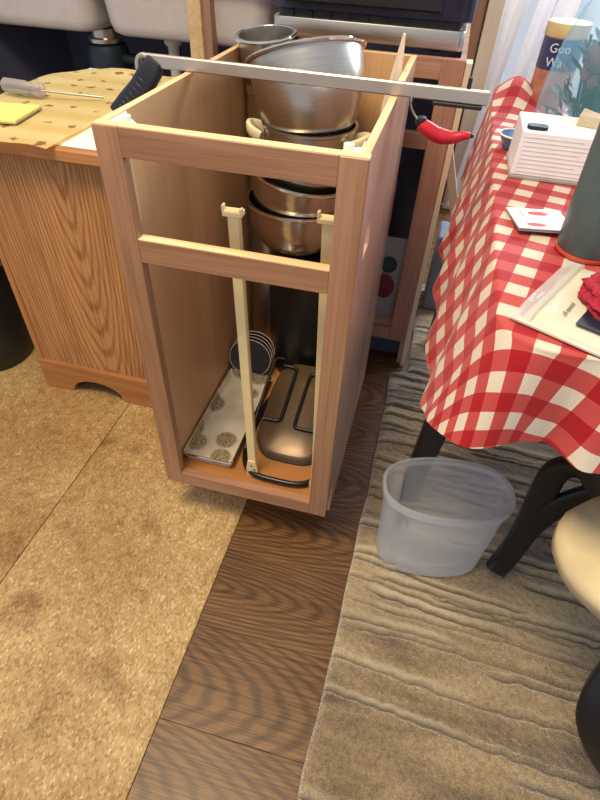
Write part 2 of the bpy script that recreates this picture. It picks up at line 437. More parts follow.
def rrect(x0, x1, y0, y1, r, n=6):
    out = []
    for cx, cy, a0 in ((x1 - r, y1 - r, 0), (x0 + r, y1 - r, 90), (x0 + r, y0 + r, 180), (x1 - r, y0 + r, 270)):
        for k in range(n + 1):
            a = math.radians(a0 + 90 * k / n); out.append((cx + r * math.cos(a), cy + r * math.sin(a)))
    return out
def loft(rings, bm=None, close_first=False, close_last=False):
    t = bmesh.new(); R = [[t.verts.new(p) for p in ring] for ring in rings]; n = len(R[0])
    for A, B in zip(R, R[1:]):
        for k in range(n): t.faces.new((A[k], A[(k + 1) % n], B[(k + 1) % n], B[k]))
    if close_first: t.faces.new(R[0])
    if close_last: t.faces.new(R[-1])
    recalc(t); return join(bm, t)
def nz(x, y, z=0.0): return noise.noise(Vector((x, y, z)))

# ================================================================== THE SETTING
fl = build('floor', bx((-2.4, -1.9, -0.06), (2.4, 2.1, -0.012)), 'shade_blue'); tag(fl, kind='structure', label='floor of particle board sheets beside dark wood-look planks', cat='floor')
for (x0, x1) in ((-2.4, -1.502), (-1.498, -0.2800), (-0.2780, 0.1648)):
    build('board_sheet', bx((x0, -1.9, -0.012), (x1, 2.1, 0.0), 0.001), 'particle_board', fl)
y = -1.87; i = 0
pl_shift = [0.3, -0.2, 0.0, 0.35, -0.1]
while y < 2.0:
    p = build('plank', bx((0.166, y, -0.012), (2.4, min(y + 0.1796, 2.1), -0.0002), 0.0006), 'vinyl_plank', fl, org=(0.3, y + 0.09, 0))
    y += 0.18; i += 1
for (x, yy) in ((0.262, 0.02), (0.262, -0.005), (0.405, -0.14), (0.41, -0.165), (0.3, -0.05), (0.39, -0.27)):
    pass
# back wall with an opening for the glazed door
wb = build('wall_back', bx((-2.4, 2.1, 0), (0.60, 2.2, 2.5)), 'wall_paint'); tag(wb, kind='structure', label='plain painted wall behind the sink', cat='wall')
build('wall_panel', bx((0.60, 2.1, 2.12), (2.4, 2.2, 2.5)), 'wall_paint', wb)
tr = build('trim_1', bx((0.535, 2.03, 0), (0.60, 2.1, 2.16), 0.004), 'jamb'); tag(tr, kind='structure', label='pale wooden casing at the left of the glazed door', cat='trim')
tr = build('trim_2', bx((0.475, 2.05, 0), (0.53, 2.1, 2.16), 0.004), 'jamb_dark'); tag(tr, kind='structure', label='brown wooden trim strip beside the pale casing', cat='trim')
d1 = thing('door_1', (1.5, 2.15, 0), 'white framed sliding glass door behind the vertical blinds', 'door'); d1['kind'] = 'structure'
for (a, b_) in (((0.60, 2.13, 0), (0.66, 2.18, 2.12)), ((1.44, 2.13, 0), (1.5, 2.18, 2.12)), ((2.34, 2.13, 0), (2.4, 2.18, 2.12)), ((0.66, 2.13, 0), (2.34, 2.18, 0.08)), ((0.66, 2.13, 2.05), (2.34, 2.18, 2.12))):
    build('door_frame', bx(a, b_, 0.004), 'door_frame', d1)
for x0, x1 in ((0.66, 1.44), (1.5, 2.34)): build('pane', bx((x0, 2.15, 0.08), (x1, 2.156, 2.05)), 'glass', d1)

# vertical blinds
vb = thing('vertical_blind', (1.5, 1.99, 0.04), 'white vertical blind slats hanging in front of the glass door', 'blind')
build('head_rail', bx((0.55, 1.965, 2.10), (2.36, 2.015, 2.14), 0.004), 'blind_vinyl', vb)
x = 0.640; k = 0
wid = [0.046, 0.068, 0.084]
while x < 2.3:
    hw = (wid[k] if k < 3 else 0.086) / 2; cv = 0.012 if k % 2 else 0.014
    t = bmesh.new(); rows = []
    for zz in (0.05, 0.5, 0.95, 1.4, 2.10):
        lean = (zz - 0.86) * 0.11
        if zz > 1.0: lean = (1.0 - 0.86) * 0.11 + (zz - 1.0) * 0.0
        rows.append([t.verts.new((x + hw + lean + u * hw, 1.985 + 0.012 * (u * u - 1) * (1 if k % 3 else 1.8) + u * (0.03 if k < 2 else 0.012), zz)) for u in (-1, -0.5, 0, 0.5, 1)])
    for A, B in zip(rows, rows[1:]):
        for j in range(4): t.faces.new((A[j], A[j + 1], B[j + 1], B[j]))
    ex = bmesh.ops.solidify(t, geom=t.faces[:], thickness=0.0015)
    build('slat', recalc(t), 'blind_vinyl', vb, smooth=True)
    x += hw * 2 + (0.026 if k < 1 else (0.002 if k == 1 else 0.03)); k += 1

# ================================================================== SINK UNIT (back left)
sb = thing('sink_cabinet', (-0.9, 1.45, 0), 'open doorless wooden sink cabinet frame against the back wall', 'cabinet')
build('stile', bx((-0.475, 1.40, 0.0), (-0.425, 1.44, 0.90), 0.002), 'ply_edge', sb)
build('stile', bx((-1.44, 1.40, 0.0), (-1.365, 1.44, 0.90), 0.002), 'far_frame', sb)
build('side_panel', bx((-1.44, 1.44, 0.0), (-1.42, 2.08, 0.90)), 'shade_blue', sb)
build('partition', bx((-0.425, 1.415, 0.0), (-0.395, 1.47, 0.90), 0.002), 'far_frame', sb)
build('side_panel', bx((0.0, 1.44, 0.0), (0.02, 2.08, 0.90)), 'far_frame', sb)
build('bottom_panel', bx((-1.42, 1.40, 0.09), (0.0, 2.06, 0.11)), 'shade_blue', sb)
build('back_panel', bx((-1.42, 2.06, 0.09), (0.0, 2.08, 0.90)), 'shade_blue', sb)
build('bottom_rail', bx((-1.365, 1.40, 0.09), (-0.475, 1.42, 0.14), 0.002), 'far_frame', sb)
build('top_rail', bx((-1.365, 1.40, 0.885), (0.02, 1.42, 0.90), 0.002), 'far_frame', sb)
wt = build('worktop', bx((-1.50, 1.37, 0.90), (0.04, 2.09, 0.935), 0.006), 'white_laminate')
tag(wt, 'pale worktop strip carried by the open sink cabinet', 'worktop')
sk = thing('kitchen_sink', (-0.85, 1.75, 0.70), 'greyish white double bowl sink hanging under the worktop', 'sink')
for x0, x1 in ((-1.40, -0.882), (-0.850, -0.20)):
    rings = []
    for z, ins, r in ((0.899, -0.008, 0.05), (0.86, 0.0, 0.06), (0.74, 0.012, 0.06), (0.712, 0.02, 0.06), (0.702, 0.035, 0.06), (0.70, 0.06, 0.06)):
        rings.append([(px, py, z) for px, py in rrect(x0 + ins, x1 - ins, 1.45 + ins, 2.0 - ins, r, 5)])
    build('basin', loft(rings, close_last=True), 'sink_enamel', sk, smooth=True)
gd = thing('waste_disposer', (-0.94, 1.62, 0.36), 'dark blue-black waste disposer drum under the sink', 'disposer')
build('body', lathe([(0.0, 0.42), (0.06, 0.42), (0.08, 0.435), (0.085, 0.47), (0.085, 0.62), (0.078, 0.645), (0.05, 0.655), (0.0, 0.655)], 28, (-0.94, 1.62, 0)), 'disposer', gd, smooth=True)
build('collar', lathe([(0.0, 0.655), (0.07, 0.655), (0.07, 0.668), (0.055, 0.672), (0.055, 0.70), (0.0, 0.70)], 28, (-0.94, 1.62, 0)), 'steel_satin', gd, smooth=True)
build('outlet', tube([(-0.86, 1.61, 0.60), (-0.80, 1.61, 0.60), (-0.78, 1.61, 0.58), (-0.78, 1.61, 0.50)], 0.022, 10), 'black_plastic', gd, smooth=True)
dp = thing('drain_pipe', (-0.635, 1.60, 0.40), 'white plastic drain pipe under the right sink bowl', 'pipe')
build('tailpiece', lathe([(0.028, 0.70), (0.034, 0.70), (0.034, 0.672), (0.022, 0.662), (0.022, 0.45), (0.0, 0.45)], 18, (-0.635, 1.60, 0)), 'pipe_white', dp, smooth=True)
build('trap', tube(catmull([(-0.635, 1.60, 0.47), (-0.635, 1.60, 0.40), (-0.635, 1.66, 0.36), (-0.635, 1.72, 0.40), (-0.635, 1.9, 0.44), (-0.635, 2.05, 0.44)], 5), 0.021, 10), 'pipe_white', dp, smooth=True)
for px_, nm in ((-0.75, 'dark flexible supply hose hanging beside the disposer'), (-0.57, 'dark flexible supply hose hanging behind the white drain pipe')):
    o = build('supply_hose', tube(catmull([(px_, 1.9, 0.70), (px_, 1.88, 0.6), (px_ + 0.02, 1.9, 0.4), (px_ + 0.02, 2.055, 0.3)], 6), 0.012, 8), 'black_plastic', smooth=True)
    tag(o, nm, 'hose', 'supply hoses')

# ================================================================== OAK CABINET (left)
ox0, ox1, oy0, oy1, ot = -0.551, -0.10, 0.318, 0.90, 0.70
oc = thing('oak_cabinet', (-0.33, 0.6, 0), 'low golden oak cabinet with arched base and white laminate top', 'cabinet')
build('end_panel', bx((ox0 + 0.012, oy0, 0.095), (ox1, oy0 + 0.018, ot), 0.001), 'oak_panel', oc)
arch = [(ox0, 0.0), (ox0 + 0.095, 0.0)]
for k in range(9):
    a = PI - PI * k / 8; arch.append((-0.378 + 0.082 * math.cos(a), 0.005 + 0.05 * math.sin(a)))
arch += [(-0.28, 0.0), (ox1, 0.0), (ox1, 0.10), (ox0, 0.10)]
build('base_board', prism(arch, oy0 - 0.012, oy0 + 0.01, 1, 0.0015), 'oak_plain', oc)
build('corner_post', bx((ox0 - 0.004, oy0 - 0.004, 0.0), (ox0 + 0.012, oy0 + 0.02, ot), 0.002), 'oak_plain_v', oc)
build('front_panel', bx((ox0, oy0 + 0.02, 0.02), (ox0 + 0.018, oy1, ot), 0.001), 'oak_plain_v', oc)
build('back_panel', bx((ox1 - 0.018, oy0 + 0.02, 0.02), (ox1, oy1, ot), 0.001), 'oak_plain_v', oc)
build('end_panel', bx((ox0 + 0.02, oy1 - 0.018, 0.02), (ox1 - 0.02, oy1, ot), 0.001), 'oak_plain_v', oc)
top = build('top', bx((ox0 - 0.02, oy0 - 0.012, ot), (ox1, oy1, ot + 0.024), 0.002), 'white_laminate', oc)
build('edge_band', bx((ox0 - 0.024, oy0 - 0.034, ot - 0.004), (ox1, oy0 - 0.0122, ot + 0.0235), 0.004), 'oak_plain', oc)
zt = ot + 0.024
# yellow cloth, one corner lapping over the front edge
t = bmesh.new(); NX, NY = 40, 60; g = []
for j in range(NY + 1):
    for i in range(NX + 1):
        u, v = i / NX, j / NY
        x = -0.60 + 0.315 * u + 0.012 * math.sin(v * 7) * (1 - u); yv = 0.272 + v * 0.59 + 0.01 * math.sin(u * 9) - 0.03 * (u - 0.4) * (1 - v)
        if v > 0.8: x += 0.05 * ((v - 0.8) / 0.2) ** 2 * (1 - u)
        z = zt + 0.004 + 0.0022 * (1 + nz(x * 14, yv * 14))
        if v > 0.85 and 0.1 < u < 0.8: z += 0.012 * math.sin((u - 0.1) / 0.7 * PI) * math.sin((v - 0.85) / 0.15 * PI * 0.5)
        g.append(t.verts.new((x, yv, z)))
for j in range(NY):
    for i in range(NX):
        a = j * (NX + 1) + i; t.faces.new((g[a], g[a + 1], g[a + NX + 2], g[a + NX + 1]))
bmesh.ops.solidify(t, geom=t.faces[:], thickness=0.0022)
tag(build('table_runner', recalc(t), 'yellow_cloth', smooth=True), 'yellow patterned cloth spread over the oak cabinet top', 'cloth')
t = bmesh.new()
A = Matrix.Translation((-0.520, 0.395, zt + 0.0115)) @ Matrix.Rotation(math.radians(8), 4, 'Z')
np_ = thing('notepad', (-0.52, 0.395, zt + 0.009), 'pale yellow sticky note pad lying on the yellow cloth', 'notepad')
b = bx((-0.07, -0.055, 0), (0.095, 0.062, 0.006), 0.0008); xform(b, A); build('pad', b, 'note_yellow', np_)
b = bx((-0.07, -0.055, -0.002), (0.095, 0.062, -0.0002)); xform(b, A); build('backing', b, 'paper_grey', np_)
sd = thing('screwdriver', (-0.50, 0.6, zt + 0.012), 'clear handled screwdriver with thin steel shaft lying on the cloth', 'screwdriver')
ax = Vector((-0.588, 0.555, zt + 0.026)); bxp = Vector((-0.487, 0.505, zt + 0.026)); tip = Vector((-0.345, 0.585, zt + 0.016))
bxp = Vector((-0.478, 0.545, zt + 0.026)); dirv = (bxp - ax).normalized()
b = lathe([(0.0, 0.0), (0.013, 0.0), (0.016, 0.006), (0.016, 0.065), (0.012, 0.078), (0.012, 0.086), (0.016, 0.094), (0.016, 0.106), (0.010, 0.112), (0.0, 0.112)], 24, fn=lambda a, z: 1 + 0.07 * math.cos(6 * a) if z < 0.07 else 1)
mt = Vector((0, 0, 1)).rotation_difference(dirv).to_matrix().to_4x4(); mt.translation = ax
build('handle', xform(b, mt), 'clear_acrylic', sd, smooth=True)
b = lathe([(0.0, 0.01), (0.006, 0.01), (0.006, 0.1), (0.0, 0.1)], 12); build('core', xform(b, mt), 'black_plastic', sd, smooth=True)
build('shaft', tube([bxp, tip], 0.0028, 8), 'bar_steel', sd, smooth=True)

# bin at the left edge
bn = thing('waste_bin', (-0.80, 0.40, 0), 'black plastic bin standing on the floor left of the oak cabinet', 'bin')
build('body', lathe([(0.0, 0.012), (0.100, 0.012), (0.107, 0.0), (0.113, 0.006), (0.119, 0.04), (0.150, 0.32), (0.156, 0.32), (0.156, 0.335), (0.148, 0.335), (0.146, 0.32), (0.112, 0.02), (0.0, 0.02)], 40, (-0.80, 0.40, 0)), 'bin_black', bn, smooth=True)
build('rim', lathe([(0.147, 0.333), (0.160, 0.333), (0.160, 0.343), (0.147, 0.343), (0.147, 0.333)], 40, (-0.80, 0.40, 0)), 'black_plastic', bn, smooth=True)

# ================================================================== BASE CABINET CARCASS (centre)
W, D, Z0, Z1 = 0.374, 0.641, 0.115, 0.875
bc = thing('base_cabinet', (W / 2, D / 2, 0), 'tall open wooden base cabinet frame without door, drawer or top', 'cabinet')
ft = 0.019
build('stile', bx((0, 0, Z0), (0.038, ft, Z1), 0.0012), 'frame_v', bc)
build('stile', bx((W - 0.038, 0, Z0), (W, ft, Z1), 0.0012), 'frame_v', bc)
build('top_rail', bx((0.038, 0.0004, 0.836), (W - 0.038, ft, Z1), 0.0008), 'frame_h', bc)
build('middle_rail', bx((0.038, 0.0004, 0.678), (W - 0.038, ft, 0.716), 0.0008), 'frame_h', bc)
build('bottom_rail', bx((0.038, 0.0004, Z0), (W - 0.038, ft, 0.152), 0.0008), 'frame_h', bc)
# pale raw upper edges of the rails and stiles
build('raw_edge', bx((0.001, 0.001, Z1), (W - 0.001, ft, Z1 + 0.001)), 'ply_edge_x', bc)
build('raw_edge', bx((0.038, 0.001, 0.716), (W - 0.038, ft, 0.7168)), 'ply_edge_x', bc)
# side panels (to the floor, with a toe notch), the right one has a slot cut in it
def side(x0, x1, slot, name='side_panel', mat='ply_face'):
    outline = [(ft, Z0), (0.10, Z0), (0.10, 0.0), (D, 0.0), (D, Z1), (ft, Z1)]
    if not slot:
        return build(name, prism(outline, x0, x1, 0), mat, bc)
    ys = [ft, 0.085, 0.10, 0.145, D]; zs = [0.0, Z0, 0.695, 0.757, Z1]
    t = bmesh.new(); V = {}
    def vv(x, i, j):
        if (x, i, j) not in V: V[(x, i, j)] = t.verts.new((x, ys[i], zs[j]))
        return V[(x, i, j)]
    solid = lambda i, j: 0 <= i < 4 and 0 <= j < 4 and not (j == 0 and i < 2) and not (j == 2 and i in (1, 2))
    for i in range(4):
        for j in range(4):
            if not solid(i, j): continue
            for xx in (x0, x1): t.faces.new((vv(xx, i, j), vv(xx, i + 1, j), vv(xx, i + 1, j + 1), vv(xx, i, j + 1)))
            for (di, dj, e) in ((-1, 0, ((i, j), (i, j + 1))), (1, 0, ((i + 1, j), (i + 1, j + 1))), (0, -1, ((i, j), (i + 1, j))), (0, 1, ((i, j + 1), (i + 1, j + 1)))):
                if not solid(i + di, j + dj):
                    (a, b_), (c, d) = e; t.faces.new((vv(x0, a, b_), vv(x0, c, d), vv(x1, c, d), vv(x1, a, b_)))
    return build(name, recalc(t), mat, bc)
side(0.002, 0.014, False)
side(W - 0.014, W - 0.002, True, mat='ply_side')
build('raw_edge', bx((0.0022, ft, Z1), (0.0138, D, Z1 + 0.001)), 'ply_edge', bc)
build('raw_edge', bx((W - 0.0138, ft, Z1), (W - 0.0022, D, Z1 + 0.001)), 'ply_edge', bc)
build('back_panel', bx((0.014, D - 0.012, 0.0), (W - 0.014, D, Z1)), 'ply_face', bc)
build('raw_edge', bx((0.014, D - 0.0118, Z1), (W - 0.014, D - 0.0002, Z1 + 0.001)), 'ply_edge_x', bc)
build('bottom_panel', bx((0.014, ft, 0.121), (W - 0.014, D - 0.012, 0.133)), 'inner_floor', bc)
build('toe_board', bx((0.014, 0.10, 0.0), (W - 0.014, 0.112, 0.121)), 'ply_face', bc)
build('cleat', bx((0.014, 0.02, 0.72), (0.024, 0.05, 0.834), 0.003), 'pale_wood', bc)
# white plastic corner braces
for s, xc in ((1, 0.0145), (-1, W - 0.0145)):
    t = prism([(xc, 0.0195), (xc + s * 0.050, 0.0195), (xc + s * 0.046, 0.026), (xc + s * 0.010, 0.062), (xc, 0.066)], 0.862, 0.868, 2)
    bx((min(xc, xc + s * 0.052), 0.0195, 0.846), (max(xc, xc + s * 0.052), 0.0225, 0.8745), 0.001, t)
    bx((min(xc, xc + s * 0.003), 0.0195, 0.846), (max(xc, xc + s * 0.003), 0.068, 0.8745), 0.001, t)
    br = build('corner_brace', t, 'white_plastic', bc)
    build('screw_boss', lathe([(0.0, 0.868), (0.007, 0.868), (0.007, 0.879), (0.0, 0.879)], 14, (xc + s * 0.018, 0.036, 0)), 'white_plastic', br, smooth=True)
# cream uprights for a pull-out
def upright(xb, xt, yb, yt, zb, zt_):
    lean = Vector((xt - xb, yt - yb, zt_ - zb)); L = lean.length
    mt = Vector((0, 0, 1)).rotation_difference(lean.normalized()).to_matrix().to_4x4(); mt.translation = (xb, yb, zb)
    b = bx((-0.009, -0.002, 0), (0.009, 0.002, L), 0.001)
    bx((-0.009, 0.0015, 0.0), (-0.0065, 0.012, L), 0.0008, b); bx((0.0065, 0.0015, 0.0), (0.009, 0.012, L), 0.0008, b)
    o = build('upright', xform(b, mt), 'cream_plastic', bc)
    f = prism([(-0.013, 0.0), (0.013, 0.0), (0.013, 0.026), (0.009, 0.05), (-0.009, 0.05), (-0.013, 0.026)], -0.0045, -0.0018, 1)
    build('foot_plate', xform(f, mt), 'cream_plastic', o)
    for sx, sz in ((0.006, 0.024), (0.0, 0.036), (0.004, 0.012)):
        h = lathe([(0.0, -0.0005), (0.0022, -0.0005), (0.0022, 0.0006), (0.0, 0.0006)], 10)
        h = xform(h, Matrix.Translation((sx, -0.0048, sz)) @ Matrix.Rotation(PI / 2, 4, 'X')); build('screw', xform(h, mt), 'black_plastic', o)
    c = bx((-0.016, -0.006, L - 0.004), (0.016, 0.012, L + 0.005), 0.0015)
    bx((-0.016, -0.006, L + 0.004), (-0.012, 0.004, L + 0.014), 0.001, c); bx((0.012, -0.006, L + 0.004), (0.016, 0.004, L + 0.010), 0.001, c)
    build('clip', xform(c, mt), 'cream_plastic', o)
upright(0.190, 0.171, 0.055, 0.060, 0.134, 0.752)
upright(0.337, 0.318, 0.055, 0.062, 0.134, 0.762)

# ---- contents of the carcass
zf = 0.1335
PX, PY = 0.207, 0.365
tr_ = thing('baking_tray', (0.08, 0.21, zf), 'long pale baking tray printed with brown leaf clusters, lying in the cabinet', 'tray')
ring = lambda ins, z: [(x, y, z) for x, y in rrect(0.018 + ins, 0.140 - ins, 0.052 + ins, 0.372 - ins, 0.008, 3)]
build('pan', loft([ring(0.006, zf), ring(0.0, zf + 0.022), ring(0.003, zf + 0.022), ring(0.009, zf + 0.004)], close_first=True, close_last=True), 'printed_tray', tr_)
build('rim', tube(ring(0.001, zf + 0.023), 0.0022, 6, closed=True), 'steel_rim', tr_, smooth=True)
# oval roasting pan with bronze lid and two wire handles
rp = thing('roasting_pan', (0.245, 0.2, zf), 'black oval roasting pan with bronze lid and two wire handles', 'pan')
def oval(cx, cy, rx, ry, z, e=0.55, n=48, tilt=0.0):
    out = []
    for k in range(n):
        a = 2 * PI * k / n; c, s = math.cos(a), math.sin(a)
        dx = math.copysign(abs(c) ** e, c) * rx; dy = math.copysign(abs(s) ** e, s) * ry
        out.append((cx + dx, cy + dy, z + tilt * dy))
    return out
cx, cy = 0.248, 0.195
build('rim', tube(oval(cx, cy, 0.098, 0.150, zf + 0.012), 0.0062, 8, closed=True), 'black_enamel', rp, smooth=True)
build('body', loft([oval(cx, cy, 0.080, 0.128, zf + 0.001), oval(cx, cy, 0.09, 0.140, zf + 0.004), oval(cx, cy, 0.092, 0.143, zf + 0.007), oval(cx, cy, 0.078, 0.122, zf + 0.0035)], close_first=True, close_last=True), 'inner_floor', rp, smooth=True)
lc = (cx + 0.004, cy + 0.045)
lid = build('lid', loft([oval(lc[0], lc[1], 0.084, 0.132, zf + 0.038, tilt=0.26), oval(lc[0], lc[1], 0.084, 0.132, zf + 0.053, tilt=0.26), oval(lc[0], lc[1], 0.078, 0.126, zf + 0.058, tilt=0.26), oval(lc[0], lc[1], 0.03, 0.05, zf + 0.060, tilt=0.26)], close_first=True, close_last=True), 'bronze_lid', rp, smooth=True)
build('lid_band', loft([oval(lc[0], lc[1], 0.087, 0.135, zf + 0.034, tilt=0.20), oval(lc[0], lc[1], 0.087, 0.135, zf + 0.044, tilt=0.26), oval(lc[0], lc[1], 0.084, 0.132, zf + 0.044, tilt=0.26), oval(lc[0], lc[1], 0.084, 0.132, zf + 0.034, tilt=0.20)]), 'black_enamel', lid, smooth=True)
lz = lambda x, y: zf + 0.064 + 0.26 * (y - lc[1])
def wire(pts): return tube(catmull([(x, y, lz(x, y)) for x, y in pts], 4), 0.0042, 8)
build('handle', wire([(0.172, 0.188), (0.180, 0.190), (0.206, 0.190), (0.214, 0.196), (0.216, 0.21), (0.216, 0.33), (0.212, 0.345), (0.195, 0.348), (0.18, 0.348)]), 'black_enamel', rp, smooth=True)
build('handle', wire([(0.33, 0.180), (0.315, 0.182), (0.262, 0.182), (0.254, 0.188), (0.252, 0.20), (0.254, 0.32), (0.260, 0.336), (0.28, 0.34), (0.32, 0.34)]), 'black_enamel', rp, smooth=True)
build('side_wire', tube(catmull([(0.156, 0.10, zf + 0.03), (0.160, 0.2, zf + 0.075), (0.163, 0.30, zf + 0.12), (0.168, 0.325, zf + 0.13), (0.185, 0.332, zf + 0.128)], 4), 0.004, 8), 'black_enamel', rp, smooth=True)
# black stock pot
sp_ = thing('stock_pot', (PX, 0.48, zf), 'big black stock pot at the back of the cabinet', 'pot')
SY = 0.503
build('body', lathe([(0.0, 0.0), (0.105, 0.0), (0.112, 0.01), (0.114, 0.03), (0.115, 0.355), (0.118, 0.357), (0.118, 0.362), (0.112, 0.362), (0.111, 0.35), (0.108, 0.02), (0.0, 0.012)], 48, (PX + 0.015, SY, zf)), 'black_enamel', sp_, smooth=True)
build('lid', lathe([(0.118, 0.3625), (0.119, 0.366), (0.110, 0.372), (0.06, 0.379), (0.0, 0.379), (0.0, 0.363), (0.115, 0.3625), (0.118, 0.3625)], 48, (PX + 0.015, SY, zf)), 'black_enamel', sp_, smooth=True)
for k in range(4):
    pl = thing('dinner_plate', (0.086, 0.50, 0.165), 'dark plate with pale rim leaning by the pot, number %s from the front' % ('one', 'two', 'three', 'four')[k], 'plate', 'plates beside the stock pot')
    pl['label'] = ('dark plate with pale rim, nearest of four beside the stock pot', 'dark plate with pale rim, second nearest beside the stock pot', 'dark plate with pale rim, third nearest beside the stock pot', 'dark plate with pale rim, hindmost of four beside the stock pot')[k]
    ORG[pl.name] = Vector((0, 0, 0))
    build('plate_body', lathe([(0.0, 0.0), (0.05, 0.0), (0.062, 0.006), (0.078, 0.012), (0.078, 0.0135), (0.061, 0.009), (0.05, 0.004), (0.0, 0.003)], 32), 'plate_dark', pl, smooth=True)
    build('plate_rim', tube([(0.078 * math.cos(a * PI / 20), 0.078 * math.sin(a * PI / 20), 0.0128) for a in range(40)], 0.0018, 6, closed=True), 'plate_rim', pl, smooth=True)
    pl.location = (0.074, 0.392 + 0.013 * k, zf + 0.0615); pl.rotation_euler = (math.radians(80), 0, math.radians(6)); pl.scale = (0.72, 0.72, 0.72)
# nested steel bowls on the pot
def bowl_profile(R, h, rim=0.006):
    out = [(0.0, 0.0)]
    for k in range(1, 13):
        a = k / 12 * PI / 2; out.append((R * (0.42 + 0.58 * math.sin(a)) if k > 0 else 0, h * (1 - math.cos(a) ** 0.9)))
    out.append((R, h + 0.012)); out += [(R + rim, h + 0.013), (R + rim, h + 0.016), (R - 0.001, h + 0.0165)]
    inner = [(max(r - 0.0022, 0), z + 0.0018) for r, z in out[:13]][::-1]
    return out + inner
def bowl(name, label, R, h, loc, rot, mat='steel', group=None):
    o = thing(name, (0, 0, 0), label, 'bowl', group)
    build('shell', lathe(bowl_profile(R, h), 56), mat, o, smooth=True)
    build('rim', tube([((R + 0.005) * math.cos(a * PI / 28), (R + 0.005) * math.sin(a * PI / 28), h + 0.0145) for a in range(56)], 0.0032, 6, closed=True), 'steel_rim', o, smooth=True)
    o.location = loc; o.rotation_euler = [math.radians(r) for r in rot]
    return o
zb = zf + 0.380
bowl('mixing_bowl', 'shiny steel bowl, lowest in the nested stack inside the cabinet', 0.112, 0.095, (0.178, 0.452, zb), (0, 0, 0), group='nested bowls in the cabinet')
bowl('mixing_bowl', 'shiny steel bowl tilted to the right, middle of the nested stack', 0.108, 0.100, (0.172, 0.452, zb + 0.060), (3, 8, 0), group='nested bowls in the cabinet')
bowl('mixing_bowl', 'shiny steel bowl, uppermost of the nested stack behind the top rail', 0.098, 0.078, (0.190, 0.455, zb + 0.105), (0, -2, 0), group='nested bowls in the cabinet')
# casserole with ivory handles
cp = thing('casserole_pot', (PX + 0.02, 0.42, 0.70), 'small steel casserole pot with two ivory loop handles', 'pot')
CX, CY = 0.195, 0.45; cz = zb + 0.172
build('body', lathe([(0.0, 0.0), (0.080, 0.0), (0.088, 0.008), (0.091, 0.02), (0.093, 0.088), (0.097, 0.091), (0.097, 0.095), (0.091, 0.095), (0.088, 0.02), (0.0, 0.004)], 48, (CX, CY, cz)), 'steel_satin', cp, smooth=True)
for s in (-1, 1):
    pts = [(CX + s * (0.090 + 0.032 * math.sin(k / 10 * PI)), CY - 0.02 - 0.026 * math.cos(k / 10 * PI), cz + 0.070 + 0.012 * math.sin(k / 10 * PI)) for k in range(11)]
    build('handle', tube(pts, 1.0, 10, flat=(0.010, 0.005, (0, 0, 1))), 'ivory_plastic', cp, smooth=True)
bowl('mixing_bowl', 'large brushed steel bowl tilted on top of the casserole pot', 0.108, 0.134, (CX + 0.016, CY - 0.022, cz + 0.066), (-17, -15, 0), 'steel_satin')
bowl('mixing_bowl', 'steel bowl tucked behind the large tilted one at the back', 0.056, 0.075, (0.076, 0.566, 0.812), (6, -4, 0), 'steel_satin')
ti = thing('storage_tin', (0.068, 0.577, zf), 'tall dull steel tin under the back bowl', 'tin')
build('body', lathe([(0.0, zf), (0.046, zf), (0.046, 0.792), (0.0, 0.792)], 28, (0.068, 0.577, 0)), 'steel_satin', ti, smooth=True)
build('lid', lathe([(0.0, 0.793), (0.0455, 0.793), (0.048, 0.7935), (0.048, 0.81), (0.0, 0.81)], 28, (0.068, 0.577, 0)), 'steel_rim', ti, smooth=True)
# pale tapering slat standing in the right back
wood('bleached_wood', (244, 234, 220), (226, 208, 186), 2, scale=18, rough=0.55)
t = prism([(0.329, zf + 0.001), (0.3585, zf + 0.001), (0.3585, 0.900), (0.356, 0.936), (0.352, 0.936), (0.331, 0.82)], 0.466, 0.473, 1, 0.001)
tag(build('wood_slat', t, 'bleached_wood'), 'thin pale pointed board standing inside the cabinet at its right', 'board')

# ---- hacksaw lying across the carcass
hs = thing('hacksaw', (0.2, 0.305, Z1), 'hacksaw with black ribbed grip lying across the cabinet top', 'saw')
yb0, yb1 = 0.312, 0.298
bar = bx((0, -0.005, 0), (0.585, 0.005, 0.0205), 0.002)
ang = math.atan2(yb1 - yb0, 0.6)
mt = Matrix.Translation((-0.072, yb0, Z1 + 0.0018)) @ Matrix.Rotation(ang, 4, 'Z')
build('bar', xform(bar, mt), 'bar_steel', hs)
b = tube(catmull([(0.012, 0, 0.012), (-0.006, 0, 0.017), (-0.016, 0, 0.010), (-0.018, 0, -0.006), (-0.012, 0, -0.022)], 5), 1.0, 10, flat=(0.005, 0.004, (0, 1, 0)))
build('knuckle', xform(b, mt), 'bar_steel', hs, smooth=True)
path = catmull([(0.018, 0, 0.012), (0.004, 0, -0.008), (-0.018, 0, -0.034), (-0.045, 0, -0.058), (-0.066, 0, -0.078), (-0.072, 0, -0.084)], 6)
rad = [1.0 if k > 4 else 0.7 + 0.06 * k for k in range(len(path))]; rad[-1] = 0.6; rad[-2] = 0.85
gp = build('grip', xform(tube(path, rad, 14, flat=(0.013, 0.019, (0, 1, 0))), mt), 'black_rubber', hs, smooth=True)
for k in range(9):
    p = path[9 + 2 * k] if 9 + 2 * k < len(path) - 1 else None
    if p is None: break
    q = path[10 + 2 * k]; d = (q - p).normalized(); s_ = d.cross(Vector((0, 1, 0)))
    ringp = [p + s_ * 0.0188 * math.cos(a) + Vector((0, 1, 0)) * 0.0132 * math.sin(a) for a in [2 * PI * j / 18 for j in range(18)]]
    build('grip_rib', xform(tube(ringp, 0.0014, 5, closed=True), mt), 'black_rubber', gp, smooth=True)
build('blade_holder', xform(bx((0.50, -0.006, -0.0065), (0.578, 0.006, -0.0005), 0.0015), mt), 'black_plastic', hs)
build('pin', xform(bx((0.548, -0.003, 0.0205), (0.5545, 0.003, 0.036), 0.001), mt), 'black_plastic', hs)
